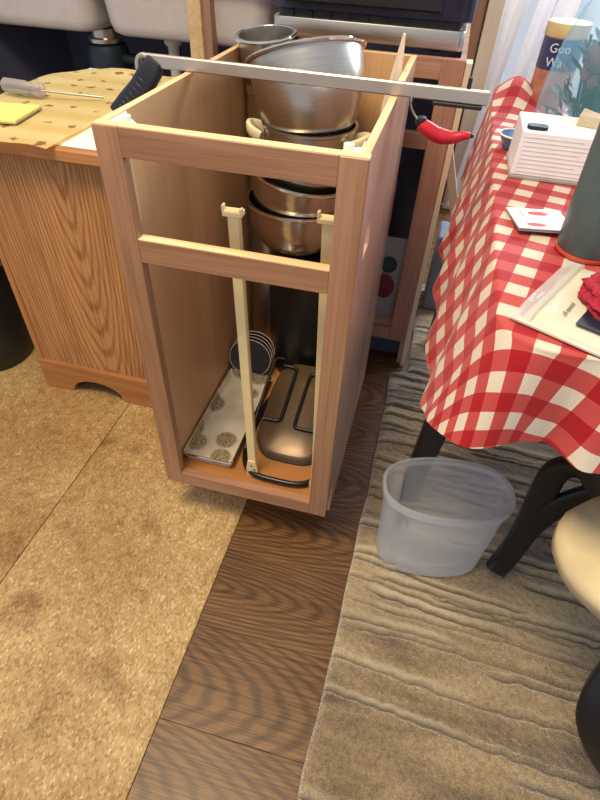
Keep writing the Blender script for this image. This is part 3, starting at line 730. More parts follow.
wire_ = tube(catmull([(0.468, -0.004, 0.004), (0.468, -0.008, -0.008), (0.476, -0.008, -0.022), (0.490, -0.006, -0.034), (0.498, -0.004, -0.036)], 5), 0.0016, 6)
build('wire_loop', xform(wire_, mt), 'steel_rim', hs, smooth=True)
lv = catmull([(0.488, -0.002, -0.036), (0.500, -0.002, -0.042), (0.520, -0.002, -0.050), (0.542, -0.002, -0.051), (0.560, -0.002, -0.046), (0.571, -0.002, -0.045)], 5)
n = len(lv); rad = [0.010 + 0.002 * math.sin(min(k / n * 3, 1) * PI / 2) if k < n * 0.45 else 0.012 - 0.008 * ((k - n * 0.45) / (n * 0.55)) ** 0.9 for k in range(n)]
lo_ = build('lever', xform(tube(lv, rad, 14), mt), 'red_plastic', hs, smooth=True); lo_['label'] = 'red curved tapering lever'
build('lever_cap', xform(lathe([(0.0, -0.008), (0.008, -0.006), (0.010, 0.0), (0.008, 0.006), (0.0, 0.008)], 16, (0.488, -0.002, -0.032)), mt), 'black_plastic', hs, smooth=True)
build('lever_tip', xform(lathe([(0.0, -0.004), (0.004, -0.002), (0.004, 0.002), (0.0, 0.004)], 10, (0.573, -0.002, -0.0445)), mt), 'black_plastic', hs, smooth=True)

# ================================================================== CABINET BEHIND + OVEN
c2 = thing('back_cabinet', (0.1, 1.0, 0), 'second open wooden cabinet frame standing behind the first one', 'cabinet')
B0, B1, BY0, BY1, BT = 0.012, 0.474, 0.715, 1.25, 0.862
build('stile', bx((B1 - 0.050, BY0, 0.10), (B1, BY0 + 0.02, BT), 0.0015), 'far_frame', c2)
build('stile', bx((B0, BY0, 0.10), (B0 + 0.045, BY0 + 0.02, BT), 0.0015), 'far_frame', c2)
wood('far_frame_h', (182, 138, 116), (156, 112, 90), 0, scale=14, rough=0.4)
for z0, z1, nm in ((BT - 0.042, BT, 'top_rail'), (0.672, 0.708, 'middle_rail'), (0.10, 0.142, 'bottom_rail')):
    build(nm, bx((B0 + 0.045, BY0 + 0.001, z0), (B1 - 0.050, BY0 + 0.02, z1), 0.0015), 'far_frame_h', c2)
build('side_panel', bx((B1 - 0.012, BY0 + 0.02, 0.0), (B1, BY1, BT)), 'ply_side', c2)
build('side_panel', bx((B0, BY0 + 0.02, 0.0), (B0 + 0.012, BY1, BT)), 'ply_face', c2)
build('end_strip', bx((B1 + 0.001, BY0 + 0.004, 0.0), (B1 + 0.015, BY0 + 0.05, BT - 0.005), 0.001), 'jamb', c2)
build('back_panel', bx((B0 + 0.012, BY1 - 0.012, 0.0), (B1 - 0.012, BY1, BT)), 'shade_blue', c2)
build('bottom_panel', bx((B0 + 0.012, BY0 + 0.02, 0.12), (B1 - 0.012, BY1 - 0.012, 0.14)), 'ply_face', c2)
build('toe_board', bx((B0 + 0.012, BY0 + 0.07, 0.0), (B1 - 0.012, BY0 + 0.085, 0.12)), 'shade_blue', c2)
# things in it
t = bmesh.new(); bmesh.ops.create_icosphere(t, subdivisions=4, radius=1.0)
for v in t.verts:
    n_ = 1 + 0.10 * nz(v.co.x * 2.2, v.co.y * 2.2, v.co.z * 2.2) + 0.04 * nz(v.co.x * 7, v.co.y * 7, v.co.z * 7)
    z = 0.395 + v.co.z * 0.255 * n_
    v.co = (0.24 + v.co.x * 0.11 * n_, 1.02 + v.co.y * 0.15 * n_, max(z, 0.1405))
tag(build('grocery_bag', t, 'bag_grey', smooth=True, auto=180), 'crumpled grey plastic bag inside the second cabinet', 'bag')
sk_ = thing('snack_bag', (0.38, 0.80, 0.1405), 'white printed bag with red and green logo in the second cabinet', 'bag')
rings = []
for z, sx, sy in ((0.1405, 0.05, 0.03), (0.18, 0.056, 0.04), (0.26, 0.058, 0.042), (0.34, 0.054, 0.03), (0.385, 0.05, 0.006), (0.40, 0.05, 0.002)):
    rings.append([(0.380 + sx * math.copysign(abs(math.cos(a)) ** 0.7, math.cos(a)), 0.80 + sy * math.copysign(abs(math.sin(a)) ** 0.7, math.sin(a)), z) for a in [2 * PI * k / 28 for k in range(28)]])
build('bag_body', loft(rings, close_first=True, close_last=True), 'bag_white', sk_, smooth=True)
build('logo', prism([(0.349 + 0.03 * (1 + math.cos(a)), 0.262 + 0.04 * math.sin(a)) for a in [2 * PI * k / 20 for k in range(20)]], 0.755, 0.757, 1), 'logo_red', sk_)
build('logo', prism([(0.359 + 0.024 * (1 + math.cos(a)), 0.332 + 0.026 * math.sin(a)) for a in [2 * PI * k / 16 for k in range(16)]], 0.760, 0.762, 1), 'logo_green', sk_)
# countertop oven
ov = thing('countertop_oven', (0.24, 0.95, BT), 'blue-black countertop oven with steel base on the second cabinet', 'oven')
OX0, OX1, OY0, OY1 = 0.025, 0.462, 0.750, 1.12
build('base_pan', prism(rrect(OX0, OX1, OY0, OY1, 0.02, 4), BT + 0.008, BT + 0.046, 2, 0.003), 'steel_satin', ov, smooth=True, auto=30)
build('vent_plinth', prism(rrect(OX0 + 0.01, OX1 - 0.01, OY0 + 0.008, OY1 - 0.01, 0.02, 4), BT + 0.046, BT + 0.060, 2), 'black_plastic', ov)
for k in range(9):
    xx = OX0 + 0.045 + k * 0.043; build('vent_rib', bx((xx, OY0 + 0.001, BT + 0.046), (xx + 0.005, OY0 + 0.009, BT + 0.060), 0.001), 'black_enamel', ov)
build('body', prism(rrect(OX0 - 0.004, OX1 + 0.01, OY0 - 0.006, OY1, 0.03, 5), BT + 0.060, BT + 0.30, 2, 0.006), 'oven_black', ov, smooth=True, auto=30)
d_ = build('door', bx((OX0 + 0.03, OY0 - 0.016, BT + 0.075), (OX1 - 0.06, OY0 - 0.005, BT + 0.28), 0.004), 'black_enamel', ov)
build('handle', tube([(OX0 + 0.06, OY0 - 0.012, BT + 0.25), (OX0 + 0.06, OY0 - 0.045, BT + 0.25), (OX1 - 0.09, OY0 - 0.045, BT + 0.25), (OX1 - 0.09, OY0 - 0.012, BT + 0.25)], 0.007, 10), 'steel_rim', d_, smooth=True)
b = lathe([(0.0, 0.0), (0.024, 0.0), (0.024, 0.004), (0.0, 0.005)], 24); xform(b, Matrix.Translation((0.075, OY0 - 0.0165, BT + 0.108)) @ Matrix.Rotation(PI / 2, 4, 'X') @ Matrix.Scale(0.5, 4, (0, 1, 0)))
build('badge', b, 'steel_rim', ov, smooth=True)
for z in (0.10, 0.18):
    b = lathe([(0.0, 0.0), (0.018, 0.0), (0.016, 0.02), (0.0, 0.02)], 20); xform(b, Matrix.Translation((OX1 - 0.026, OY0 - 0.006, BT + z + 0.02)) @ Matrix.Rotation(PI / 2, 4, 'X')); build('knob', b, 'steel_rim', ov, smooth=True)
for x, y in ((OX0 + 0.04, OY0 + 0.04), (OX1 - 0.06, OY0 + 0.04), (OX0 + 0.04, OY1 - 0.04), (OX1 - 0.06, OY1 - 0.04)):
    build('foot', lathe([(0.0, BT + 0.0005), (0.014, BT + 0.0005), (0.016, BT + 0.0085), (0.0, BT + 0.0085)], 14, (x, y, 0)), 'black_plastic', ov)

# things between the second cabinet and the door
tag(build('storage_box', bx((0.515, 1.06, 0.0165), (0.60, 1.20, 0.30), 0.006), 'grey_box'), 'grey box on the floor between the second cabinet and the table', 'box')
b = bx((-0.016, -0.006, 0.0), (0.016, 0.006, 0.66), 0.002); xform(b, Matrix.Translation((0.66, 1.32, 0.003)) @ Matrix.Rotation(math.radians(-19), 4, 'Y'))
tag(build('wood_slat', b, 'pale_wood'), 'pale wooden slat leaning beside the pink hanging cloth', 'board')

# ================================================================== RUG
import numpy as np
rng = random.Random(11)
RX0, RX1, RY0, RY1 = 0.448, 1.45, -0.95, 1.25
nx, ny = 190, 820
gx, gy = np.meshgrid(np.linspace(RX0, RX1, nx + 1), np.linspace(RY0, RY1, ny + 1))
def wob(x, y, f, seed):
    """cheap smooth noise in about -1..1 from a handful of sines"""
    r = random.Random(seed); o = 0
    for k in range(6):
        a = r.uniform(0, 2 * PI); ff = f * r.uniform(0.6, 1.8)
        o = o + np.sin(x * ff * math.cos(a) + y * ff * math.sin(a) + r.uniform(0, 6.3))
    return o / 3.0
gz = 0.0120 + 0.0010 * wob(gx, gy, 240, 1) + 0.0018 * wob(gx, gy, 22, 2)
light = np.zeros_like(gx); dark = np.zeros_like(gx)
yy = RY0; k = 0
while yy < RY1:
    k += 1
    am = rng.uniform(0.35, 1.0); xs = RX0 + rng.uniform(-0.5, 0.7); ln = rng.uniform(0.25, 1.1); sl = rng.uniform(-0.10, 0.0)
    yc = yy + sl * (gx - RX0) + 0.007 * wob(gx, gy * 0, 14, 100 + k) + 0.0022 * wob(gx, gy * 0, 110, 300 + k)
    m = am * np.clip((gx - xs) / 0.03, 0, 1) * np.clip((xs + ln - gx) / 0.03, 0, 1)
    d = gy - yc
    e = np.exp(-(d / 0.0035) ** 2) * m; gz = gz - 0.0085 * e; dark = np.maximum(dark, e)
    wd_ = rng.uniform(0.0035, 0.008)
    e2 = np.exp(-((d - 0.0035 - wd_) / wd_) ** 2) * m; gz = gz + 0.0045 * e2; light = np.maximum(light, e2 * np.clip(0.5 + 0.6 * wob(gx, gy, 12, 7), 0, 1))
    yy += rng.uniform(0.008, 0.034)
edge = np.clip((gx - RX0) / 0.012, 0, 1); gz = np.maximum(gz * (0.35 + 0.65 * edge), 0.0008)
gxx = gx + 0.052 * np.clip((gy - 0.665) / 0.03, 0, 1) * (1 - (gx - RX0) / (RX1 - RX0)) + (0.003 * wob(gy, gy * 0, 22, 3) + 0.007 * np.sin(gy * 3.0 + 0.4)) * (1 - (gx - RX0) / (RX1 - RX0))
verts = list(zip(gxx.ravel().tolist(), gy.ravel().tolist(), gz.ravel().tolist()))
cols = list(zip((light * 0.75).ravel().tolist(), (dark * 0.8).ravel().tolist(), [0.0] * gx.size, [1.0] * gx.size))
faces = [(j * (nx + 1) + i, j * (nx + 1) + i + 1, (j + 1) * (nx + 1) + i + 1, (j + 1) * (nx + 1) + i) for j in range(ny) for i in range(nx)]
nv = len(verts)
# underside skirt
edge_idx = [i for i in range(nx + 1)] + [(j) * (nx + 1) + nx for j in range(1, ny + 1)] + [ny * (nx + 1) + i for i in range(nx - 1, -1, -1)] + [j * (nx + 1) for j in range(ny - 1, 0, -1)]
for k in edge_idx: verts.append((verts[k][0], verts[k][1], 0.0002)); cols.append((0, 0.5, 0, 1))
m_ = len(edge_idx)
for k in range(m_): faces.append((edge_idx[k], nv + k, nv + (k + 1) % m_, edge_idx[(k + 1) % m_]))
faces.append([nv + k for k in range(m_)][::-1])
me = bpy.data.meshes.new('rug'); me.from_pydata(verts, [], faces); me.materials.append(MATS['rug_pile'])
ca = me.color_attributes.new('ridge_tone', 'FLOAT_COLOR', 'POINT')  # darker in the carved grooves, paler along the raised ridges
ca.data.foreach_set('color', [c for q in cols for c in q])
me.polygons.foreach_set('use_smooth', [True] * len(me.polygons))
ro = bpy.data.objects.new('rug', me); COL.objects.link(ro)
tag(ro, 'beige and brown carved pile rug with wavy cross ridges', 'rug')
RZ = 0.0185

# ================================================================== TABLE AND CLOTH
TX0, TX1, TY0, TY1, TT = 0.565, 1.42, -0.135, 0.98, 0.742
tb = thing('dining_table', (1.0, 0.4, RZ), 'black wooden dining table under the red checked cloth', 'table')
build('table_top', prism(rrect(TX0 + 0.004, TX1 - 0.004, TY0 + 0.004, TY1 - 0.004, 0.06, 6), TT - 0.028, TT - 0.003, 2, 0.002), 'black_wood', tb)
for a, b_ in (((TX0 + 0.05, TY0 + 0.06, 0.62), (TX1 - 0.05, TY0 + 0.08, TT - 0.028)), ((TX0 + 0.05, TY1 - 0.08, 0.62), (TX1 - 0.05, TY1 - 0.06, TT - 0.028)), ((TX0 + 0.05, TY0 + 0.08, 0.62), (TX0 + 0.07, TY1 - 0.08, TT - 0.028)), ((TX1 - 0.07, TY0 + 0.08, 0.62), (TX1 - 0.05, TY1 - 0.08, TT - 0.028))):
    build('apron', bx(a, b_, 0.002), 'black_wood', tb)
for lx, ly in ((0.606, 0.19), (TX1 - 0.09, 0.22), (0.62, TY1 - 0.13), (TX1 - 0.09, TY1 - 0.13)):
    rings = []
    for z, h in ((RZ, 0.021), (0.20, 0.024), (0.50, 0.030), (0.60, 0.034), (TT - 0.028, 0.036)):
        k_ = 0.055 * (TT - z) / TT * (-1 if lx < 1 else 1); rings.append([(px + k_, py, z) for px, py in rrect(lx - h, lx + h, ly - h, ly + h, 0.005, 2)])
    build('leg', loft(rings, close_first=True, close_last=True), 'black_wood', tb, smooth=True, auto=40)

# cloth: rings from the centre of the table outward, then a hanging skirt with folds
peri = []
def add_line(p, q, nrm, n):
    for k in range(n): peri.append((p[0] + (q[0] - p[0]) * k / n, p[1] + (q[1] - p[1]) * k / n, nrm[0], nrm[1]))
def add_arc(c, r, a0, n):
    for k in range(n):
        a = math.radians(a0 + 90 * k / n); peri.append((c[0] + r * math.cos(a), c[1] + r * math.sin(a), math.cos(a), math.sin(a)))
r_ = 0.06
add_line((TX0, TY1 - r_), (TX0, TY0 + r_), (-1, 0), 120)
add_arc((TX0 + r_, TY0 + r_), r_, 180, 40)
add_line((TX0 + r_, TY0), (TX1 - r_, TY0), (0, -1), 100)
add_arc((TX1 - r_, TY0 + r_), r_, 270, 24)
add_line((TX1, TY0 + r_), (TX1, TY1 - r_), (1, 0), 70)
add_arc((TX1 - r_, TY1 - r_), r_, 0, 24)
add_line((TX1 - r_, TY1), (TX0 + r_, TY1), (0, 1), 70)
add_arc((TX0 + r_, TY1 - r_), r_, 90, 24)
ss = [0.0]
for a, b_ in zip(peri, peri[1:]): ss.append(ss[-1] + math.hypot(b_[0] - a[0], b_[1] - a[1]))
CC = ((TX0 + TX1) / 2, (TY0 + TY1) / 2)
t = bmesh.new(); uvl = t.loops.layers.uv.new('UVMap'); rows = []; UV = {}
def topz(x, y):
    z = TT + 0.0012
    z += 0.062 * math.exp(-((x - 0.615) / 0.055) ** 2 - ((y - 0.93) / 0.085) ** 2)
    return z
for q in (0.0, 0.1, 0.25, 0.4, 0.55, 0.68, 0.78, 0.84, 0.88, 0.91, 0.94, 0.97, 0.985):
    row = []
    for (x, y, nx_, ny_) in peri:
        X = CC[0] + (x - CC[0]) * q; Y = CC[1] + (y - CC[1]) * q
        v = t.verts.new((X, Y, topz(X, Y))); UV[v] = (X, Y); row.append(v)
    rows.append(row)
corner_s = ss[120] + (ss[160] - ss[120]) / 2
for d in (0.0, 0.006, 0.012, 0.02, 0.03, 0.05, 0.075, 0.10, 0.13, 0.16, 0.19, 0.21):
    row = []
    for (x, y, nx_, ny_), s in zip(peri, ss):
        ph = s - corner_s
        k_ = min(1, max(0, (ph + 0.10) / 0.16)); k_ = k_ * k_ * (3 - 2 * k_)
        over = 0.235 * (1 - k_) + 0.150 * k_
        if s > ss[-1] - 0.9: over = 0.235 if s > ss[-1] - 0.05 else 0.18
        fr = 0.020 * math.cos(ph * 2 * PI / 0.135) + 0.004 * math.sin(ph * 2 * PI / 0.05)
        lf = 0.011 * math.sin((ph - 0.5 * d) * 2 * PI / 0.19 + 0.6) * (1.25 - 0.6 * d / 0.21) + 0.004 * math.sin((ph - 0.3 * d) * 2 * PI / 0.083 + 2) * (1 - 0.8 * d / 0.21)
        fold = lf * (1 - k_) + fr * k_
        dd = d / 0.21 * over; tt = dd / over
        flare = (0.058 * (1 - k_) + 0.034 * k_) * tt ** 0.8 + fold * tt ** 1.2
        if y > 0.5 and nx_ < -0.5: flare *= 1 - 0.5 * min(1, (y - 0.5) / 0.35)
        flare = max(flare, 0.004 * (1 if d > 0 else 0))
        z = topz(x, y) - (dd - 0.012 * (1 - math.exp(-dd / 0.012))) * (1 - 0.06 * tt)
        v = t.verts.new((x + nx_ * flare, y + ny_ * flare, z)); UV[v] = (x + nx_ * dd, y + ny_ * dd); row.append(v)
    rows.append(row)
n = len(peri)
cv = t.verts.new((CC[0], CC[1], topz(*CC)))
for A, B in zip(rows[1:], rows[2:]):
    for k in range(n):
        k2 = (k + 1) % n; f = t.faces.new((A[k], A[k2], B[k2], B[k]))
for v in rows[0]: t.verts.remove(v)
UV[cv] = CC
for k in range(n): t.faces.new((cv, rows[1][(k + 1) % n], rows[1][k]))
for f in t.faces:
    for l in f.loops: l[uvl].uv = UV[l.vert]
bmesh.ops.recalc_face_normals(t, faces=t.faces)
tag(build('tablecloth', t, 'gingham', smooth=True, auto=180), 'red and white checked tablecloth draped in folds over the table', 'tablecloth')
TZ = TT + 0.0018

# ---- things on the table
# white box
b_ = thing('paper_box', (0.665, 0.44, TZ), 'white carton with fine grey print standing on the checked cloth', 'box')
b = bx((0.590, 0.392, TZ + 0.006), (0.755, 0.52, TZ + 0.080), 0.002); build('carton', b, 'paper_white', b_)
b = bx((0.588, 0.390, TZ), (0.757, 0.522, TZ + 0.006), 0.001); build('bottom_flap', b, 'paper_grey', b_)
for k in range(9):
    build('print_line', bx((0.597, 0.3912, TZ + 0.013 + k * 0.0072), (0.735 - 0.02 * (k % 3), 0.392, TZ + 0.0135 + k * 0.0072)), 'print_pale', b_)
tag(build('folded_paper', prism([(0.685, 0.46), (0.752, 0.44), (0.70, 0.515)], TZ + 0.0805, TZ + 0.098, 2, 0.001), 'paper_tan'), 'tan folded paper lying on top of the white carton', 'paper')
tag(build('key_fob', prism(rrect(0.597, 0.632, 0.402, 0.425, 0.008, 3), TZ + 0.0802, TZ + 0.086, 2, 0.001), 'navy_print'), 'small dark object on the left corner of the white carton', 'fob')
dsh = thing('china_dish', (0.60, 0.56, TZ), 'small blue and white china dish behind the white carton', 'dish')
build('bowl_body', lathe([(0.0, 0.004), (0.022, 0.0), (0.025, 0.004), (0.034, 0.026), (0.036, 0.028), (0.033, 0.028), (0.022, 0.008), (0.0, 0.007)], 32, (0.604, 0.560, TZ)), 'blue_china', dsh, smooth=True)
build('rim', tube([(0.604 + 0.035 * math.cos(a * PI / 18), 0.560 + 0.035 * math.sin(a * PI / 18), TZ + 0.0282) for a in range(36)], 0.0018, 6, closed=True), 'white_plastic', dsh, smooth=True)
# card
cd = thing('greeting_card', (0.625, 0.19, TZ), 'white card with red print lying on the checked cloth', 'card')
A = Matrix.Translation((0.594, 0.150, TZ + 0.0068)) @ Matrix.Rotation(math.radians(10), 4, 'Z') @ Matrix.Rotation(math.radians(-4), 4, 'X')
build('card_sheet', xform(bx((0, 0, 0.004), (0.085, 0.088, 0.0052)), A), 'paper_white', cd)
build('card_back', xform(bx((0.001, 0.001, 0.0), (0.085, 0.088, 0.003)), A), 'paper_grey', cd)
build('print_dot', xform(prism([(0.045 + 0.016 * math.cos(a), 0.066 + 0.009 * math.sin(a)) for a in [2 * PI * k / 20 for k in range(20)]], 0.0052, 0.0055, 2), A), 'print_red', cd)
build('print_dot', xform(prism([(0.03 + 0.015 * math.cos(a), 0.016 + 0.007 * math.sin(a)) for a in [2 * PI * k / 20 for k in range(20)]], 0.0052, 0.0055, 2), A), 'print_red', cd)
build('print_stroke', xform(bx((0.018, 0.05, 0.0052), (0.0195, 0.08, 0.0055)), A), 'ink_grey', cd)
# tumbler
tm = thing('tumbler', (0.684, 0.118, TZ), 'tall grey-green tumbler with coral base on the checked cloth', 'tumbler')
tc_ = (0.687, 0.125, TZ)
build('body', lathe([(0.0, 0.006), (0.038, 0.006), (0.0405, 0.010), (0.043, 0.08), (0.0465, 0.20), (0.048, 0.26), (0.046, 0.262), (0.0, 0.262)], 48, tc_), 'tumbler', tm, smooth=True)
build('base_ring', lathe([(0.0, 0.0), (0.038, 0.0), (0.0405, 0.002), (0.0408, 0.007), (0.0, 0.0075)], 48, tc_), 'coral', tm, smooth=True)
build('lid', lathe([(0.0, 0.262), (0.049, 0.262), (0.049, 0.282), (0.03, 0.288), (0.0, 0.288)], 48, tc_), 'black_plastic', tm, smooth=True)
# mailer
ml = thing('poly_mailer', (0.72, -0.03, TZ), 'cream plastic mailer packet with dark print on the table edge', 'packet')
A = Matrix.Translation((0.575, -0.089, TZ + 0.0015)) @ Matrix.Rotation(math.radians(-27), 4, 'Z')
def pillow(x0, x1, y0, y1, h, nx=20, ny=16):
    t = bmesh.new(); g = []
    for side_ in (1, -1):
        gg = []
        for j in range(ny + 1):
            for i in range(nx + 1):
                u, v = i / nx, j / ny
                e = min(u, 1 - u, v, 1 - v); k = min(1, e / 0.14); k = math.sin(k * PI / 2)
                z = h * k * (1 if side_ == 1 else 0.0) + (0.0015 * nz(u * 7, v * 7) * k if side_ == 1 else 0)
                gg.append(t.verts.new((x0 + (x1 - x0) * u, y0 + (y1 - y0) * v, z + (0.0008 if side_ == 1 else 0))))
        for j in range(ny):
            for i in range(nx):
                a = j * (nx + 1) + i; f = (gg[a], gg[a + 1], gg[a + nx + 2], gg[a + nx + 1]); t.faces.new(f if side_ == 1 else f[::-1])
        g.append(gg)
    idx = [i for i in range(nx + 1)] + [j * (nx + 1) + nx for j in range(1, ny + 1)] + [ny * (nx + 1) + i for i in range(nx - 1, -1, -1)] + [j * (nx + 1) for j in range(ny - 1, 0, -1)]
    for k in range(len(idx)):
        a, c = idx[k], idx[(k + 1) % len(idx)]; t.faces.new((g[0][a], g[0][c], g[1][c], g[1][a]))
    recalc(t); return t
build('packet_body', xform(pillow(0.010, 0.30, 0.012, 0.185, 0.012), A), 'mailer', ml, smooth=True)
build('clear_margin', xform(pillow(0.0, 0.024, 0.0, 0.19, 0.0135, 8, 16), A), 'mailer_film', ml, smooth=True)
build('seam_strip', xform(bx((0.0, 0.0, 0.0005), (0.30, 0.011, 0.003)), A), 'mailer', ml)
build('printed_panel', xform(bx((0.066, 0.024, 0.0125), (0.285, 0.115, 0.0145), 0.0004), A), 'navy_print', ml)
def text(s, size, mat_, parent, mtx, name='lettering'):
    cu = bpy.data.curves.new(name, 'FONT'); cu.body = s; cu.size = size; cu.extrude = 0.0002; cu.resolution_u = 2
    o = bpy.data.objects.new(name, cu); COL.objects.link(o)
    dg = bpy.context.evaluated_depsgraph_get(); me = bpy.data.meshes.new_from_object(o.evaluated_get(dg))
    bpy.data.objects.remove(o); bpy.data.curves.remove(cu)
    bm = bmesh.new(); bm.from_mesh(me); bpy.data.meshes.remove(me); xform(bm, mtx)
    return build(name, bm, mat_, parent)
text('all natural', 0.0085, 'ink_grey', ml, A @ Matrix.Translation((0.052, 0.030, 0.0150)) @ Matrix.Rotation(math.radians(92), 4, 'Z'))
# red knit
t = bmesh.new(); bmesh.ops.create_icosphere(t, subdivisions=5, radius=1.0)
for v in t.verts:
    c = v.co.copy(); n_ = 1 + 0.16 * nz(c.x * 4, c.y * 4, c.z * 4) + 0.02 * math.sin(c.y * 30) + 0.05 * nz(c.x * 16, c.y * 16, c.z * 16)
    z = 0.020 + c.z * 0.022 * n_
    v.co = (0.120 + c.x * 0.078 * n_, 0.118 + c.y * 0.078 * n_, max(z, 0.0148))
knit = build('knitted_cloth', xform(t, A), 'red_knit', smooth=True, auto=180)
tag(knit, 'crumpled red knitted cloth lying on the cream mailer', 'cloth')
# can with label behind the bag
cn = thing('food_can', (0.70, 0.90, TZ), 'cream and blue labelled can standing behind the plastic bag', 'can')
CNX, CNY = 0.690, 0.925; zc = TZ + 0.011
build('can_body', lathe([(0.0, 0.0), (0.044, 0.0), (0.046, 0.004), (0.046, 0.16), (0.0, 0.16)], 40, (CNX, CNY, zc)), 'can_print', cn, smooth=True)
build('label_band', lathe([(0.0464, 0.075), (0.0470, 0.075), (0.0470, 0.137), (0.0464, 0.137), (0.0464, 0.075)], 40, (CNX, CNY, zc)), 'can_blue', cn, smooth=True)
build('lid', lathe([(0.0, 0.158), (0.0462, 0.158), (0.0462, 0.141), (0.0468, 0.139), (0.049, 0.141), (0.049, 0.166), (0.045, 0.168), (0.0, 0.168)], 40, (CNX, CNY, zc)), 'can_cream', cn, smooth=True)
for s, dz in (('Goo', 0.112), ('Wa', 0.084)):
    o = text(s, 0.026, 'can_text', cn, Matrix.Translation((CNX - 0.034, CNY - 0.0485, zc + dz)) @ Matrix.Rotation(PI / 2, 4, 'X'))
# leafy bouquet in a clear bag
bq = thing('leafy_plant', (0.735, 0.632, TZ), 'green and pink leafy plants inside the clear plastic bag', 'plant')
rg = random.Random(5)
def leaf(L, wd):
    t = bmesh.new(); rows = []
    for k in range(6):
        u = k / 5; w_ = wd * math.sin(min(u * 1.02 + 0.02, 1) * PI) ** 0.8; zc_ = 0.25 * L * u * u
        rows.append([t.verts.new((-w_, L * u, zc_ + 0.25 * w_)), t.verts.new((0, L * u, zc_)), t.verts.new((w_, L * u, zc_ + 0.25 * w_))])
    for A_, B_ in zip(rows, rows[1:]):
        for j in range(2): t.faces.new((A_[j], A_[j + 1], B_[j + 1], B_[j]))
    bmesh.ops.solidify(t, geom=t.faces[:], thickness=0.0008)
    return t
for k in range(120):
    a = rg.uniform(0, 2 * PI); rr = rg.uniform(0.015, 0.078); h = rg.uniform(0.01, 0.17)
    sc_ = 1 - h * 1.6
    mtx = Matrix.Translation((0.735 + rr * math.cos(a) * sc_, 0.632 + rr * math.sin(a) * sc_ * 0.85, TZ + 0.012 + h)) @ Matrix.Rotation(a - PI / 2, 4, 'Z') @ Matrix.Rotation(rg.uniform(0.1, 1.2), 4, 'X')
    near_left = math.cos(a) < -0.2 and 0.07 < h < 0.15
    build('leaf', xform(leaf(rg.uniform(0.025, 0.045), rg.uniform(0.010, 0.017)), mtx), 'leaf_pink' if near_left and k % 3 != 1 else ('leaf_green' if k % 2 else 'leaf_dark'), bq, smooth=True)
for k in range(5):
    a = k * 1.25; build('stem', tube([(0.735 + 0.02 * math.cos(a), 0.632 + 0.02 * math.sin(a), TZ + 0.008), (0.735 + 0.05 * math.cos(a), 0.632 + 0.05 * math.sin(a), TZ + 0.19)], 0.003, 6), 'leaf_dark', bq, smooth=True)
def wr(a, z): return 1 + 0.035 * math.sin(a * 9 + z * 20) * min(1, z * 8) + 0.025 * math.sin(a * 17 - z * 33)
prof = [(0.0, 0.001), (0.08, 0.001), (0.097, 0.006), (0.103, 0.03), (0.103, 0.08), (0.100, 0.13), (0.092, 0.18), (0.074, 0.23), (0.05, 0.28), (0.035, 0.32), (0.05, 0.35), (0.075, 0.40)]
pb = build('plastic_bag', lathe(prof, 72, (0.738, 0.634, TZ), fn=wr), 'bag_film', smooth=True, auto=180)
tag(pb, 'bluish clear plastic bag gathered at the top around plants', 'bag')

# ================================================================== PLASTIC TUB
def tub_ring(cx, cy, a_, b__, z, rot, groove):
    out = []
    for k in range(96):
        a = 2 * PI * k / 96; c, s = math.cos(a), math.sin(a)
        x = math.copysign(abs(c) ** 0.78, c) * a_ * (0.93 if c < 0 else 1.0); y = math.copysign(abs(s) ** 0.78, s) * b__
        if c < 0: y *= 1 - 0.10 * abs(c)
        for ga, gw, gd_ in ((math.radians(228), 0.13, 0.013), (math.radians(132), 0.13, 0.013)):
            da = (a - ga + PI) % (2 * PI) - PI; f = 1 - groove * gd_ / 0.1 * math.exp(-(da / gw) ** 2); x *= f; y *= f
        out.append((cx + x * math.cos(rot) - y * math.sin(rot), cy + x * math.sin(rot) + y * math.cos(rot), z))
    return out
ro_ = math.radians(10); tcx, tcy = 0.615, 0.085
tu = thing('plastic_tub', (tcx, tcy, RZ), 'empty frosted clear plastic tub standing on the rug', 'tub')
H = 0.180
def TR(z, ins=0.0, gr=1.0):
    q = (z - RZ) / H
    return tub_ring(tcx - 0.008 * (1 - q), tcy - 0.050 * (1 - q), 0.118 + 0.020 * q - ins, 0.064 + 0.014 * q - ins, z, ro_, gr)
build('wall', loft([TR(RZ + 0.001, 0.010), TR(RZ + 0.003, 0.003), TR(RZ + 0.010), TR(RZ + 0.05), TR(RZ + 0.10), TR(RZ + 0.155, 0, 0.9), TR(RZ + 0.163, 0, 0.0), TR(RZ + H, 0, 0)], close_first=True), 'tub_plastic', tu, smooth=True)
build('rim', loft([TR(RZ + H - 0.010, -0.0005, 0), TR(RZ + H - 0.010, -0.006, 0), TR(RZ + H + 0.003, -0.0065, 0), TR(RZ + H + 0.003, 0.001, 0)]), 'tub_plastic', tu, smooth=True)
build('base_ridge', tube(TR(RZ + 0.0045, 0.03, 0.6), 0.002, 6, closed=True), 'tub_plastic', tu, smooth=True)

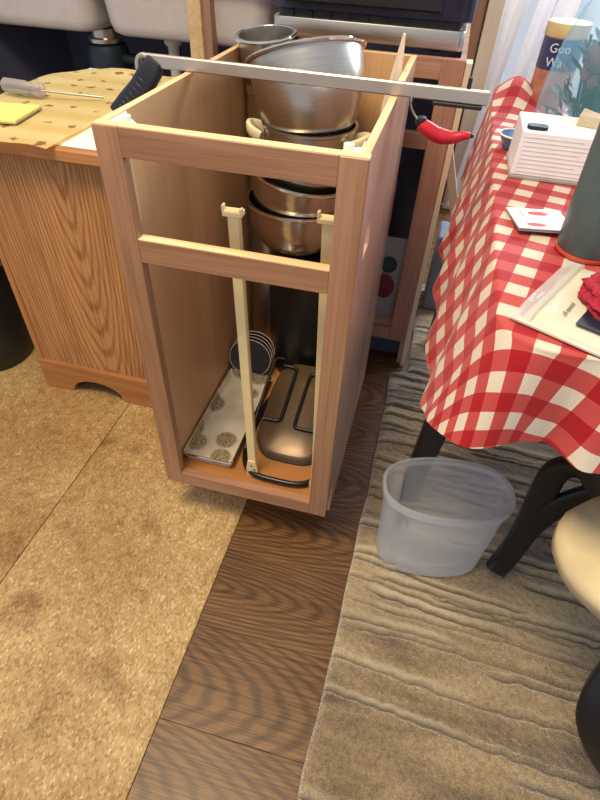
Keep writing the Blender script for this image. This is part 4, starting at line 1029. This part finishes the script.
# ================================================================== CHAIR (right edge)
ch = thing('curved_leg_chair', (0.98, -0.18, RZ), 'black chair with curved legs and beige round seat pad', 'chair')
SCX, SCY = 0.985, -0.165
def pad(z, k, jit=0.0): return [(SCX + 0.250 * k * math.cos(a) * (1 + jit * nz(math.cos(a) * 3, math.sin(a) * 3)), SCY + 0.155 * k * math.sin(a) * (1 + jit * nz(math.cos(a) * 3, math.sin(a) * 3)), z + 0.006 * jit * 10 * nz(math.cos(a) * 4, math.sin(a) * 4, k)) for a in [2 * PI * i / 64 for i in range(64)]]
build('seat_pad', loft([pad(0.412, 0.97), pad(0.413, 1.0, 0.05), pad(0.436, 1.0, 0.05), pad(0.447, 0.95, 0.03), pad(0.452, 0.8), pad(0.452, 0.3)], close_first=True, close_last=True), 'pad_fabric', ch, smooth=True, auto=180)
build('seat', loft([pad(0.375, 0.80), pad(0.4118, 0.84)], close_first=True, close_last=True), 'black_wood', ch)
def board(pts, wd, th, side_): return tube(catmull(pts, 6), 1.0, 12, flat=(th, wd, side_))
ZG = RZ + 0.016
build('leg', board([(0.762, 0.022, ZG + 0.004), (0.774, 0.034, 0.07), (0.784, 0.042, 0.16), (0.782, 0.054, 0.28), (0.785, 0.055, 0.36), (0.81, 0.02, 0.405), (0.85, -0.03, 0.40)], 0.024, 0.013, (0, 1, 0)), 'black_wood', ch, smooth=True)
build('leg', board([(1.04, -0.36, ZG + 0.004), (0.97, -0.36, 0.09), (0.875, -0.345, 0.19), (0.832, -0.315, 0.27), (0.85, -0.27, 0.35), (0.885, -0.235, 0.40)], 0.022, 0.014, (0.4, 0.9, 0)), 'black_wood', ch, smooth=True)
build('leg', board([(1.20, 0.03, ZG), (1.18, 0.02, 0.16), (1.14, -0.04, 0.37)], 0.020, 0.016, (0, 1, 0)), 'black_wood', ch, smooth=True)
build('leg', board([(1.19, -0.40, ZG), (1.17, -0.38, 0.16), (1.12, -0.32, 0.37)], 0.020, 0.016, (0, 1, 0)), 'black_wood', ch, smooth=True)
build('arched_brace', board([(0.786, 0.045, 0.15), (0.80, 0.047, 0.22), (0.83, 0.047, 0.29), (0.88, 0.045, 0.335), (0.98, 0.04, 0.355), (1.08, 0.035, 0.33), (1.17, 0.025, 0.20)], 0.024, 0.010, (0, 1, 0)), 'black_wood', ch, smooth=True)
build('backrest', board([(1.225, -0.33, 0.38), (1.27, -0.34, 0.6), (1.28, -0.18, 0.85), (1.27, -0.03, 0.6), (1.225, -0.04, 0.38)], 0.02, 0.014, (1, 0, 0)), 'black_wood', ch, smooth=True)
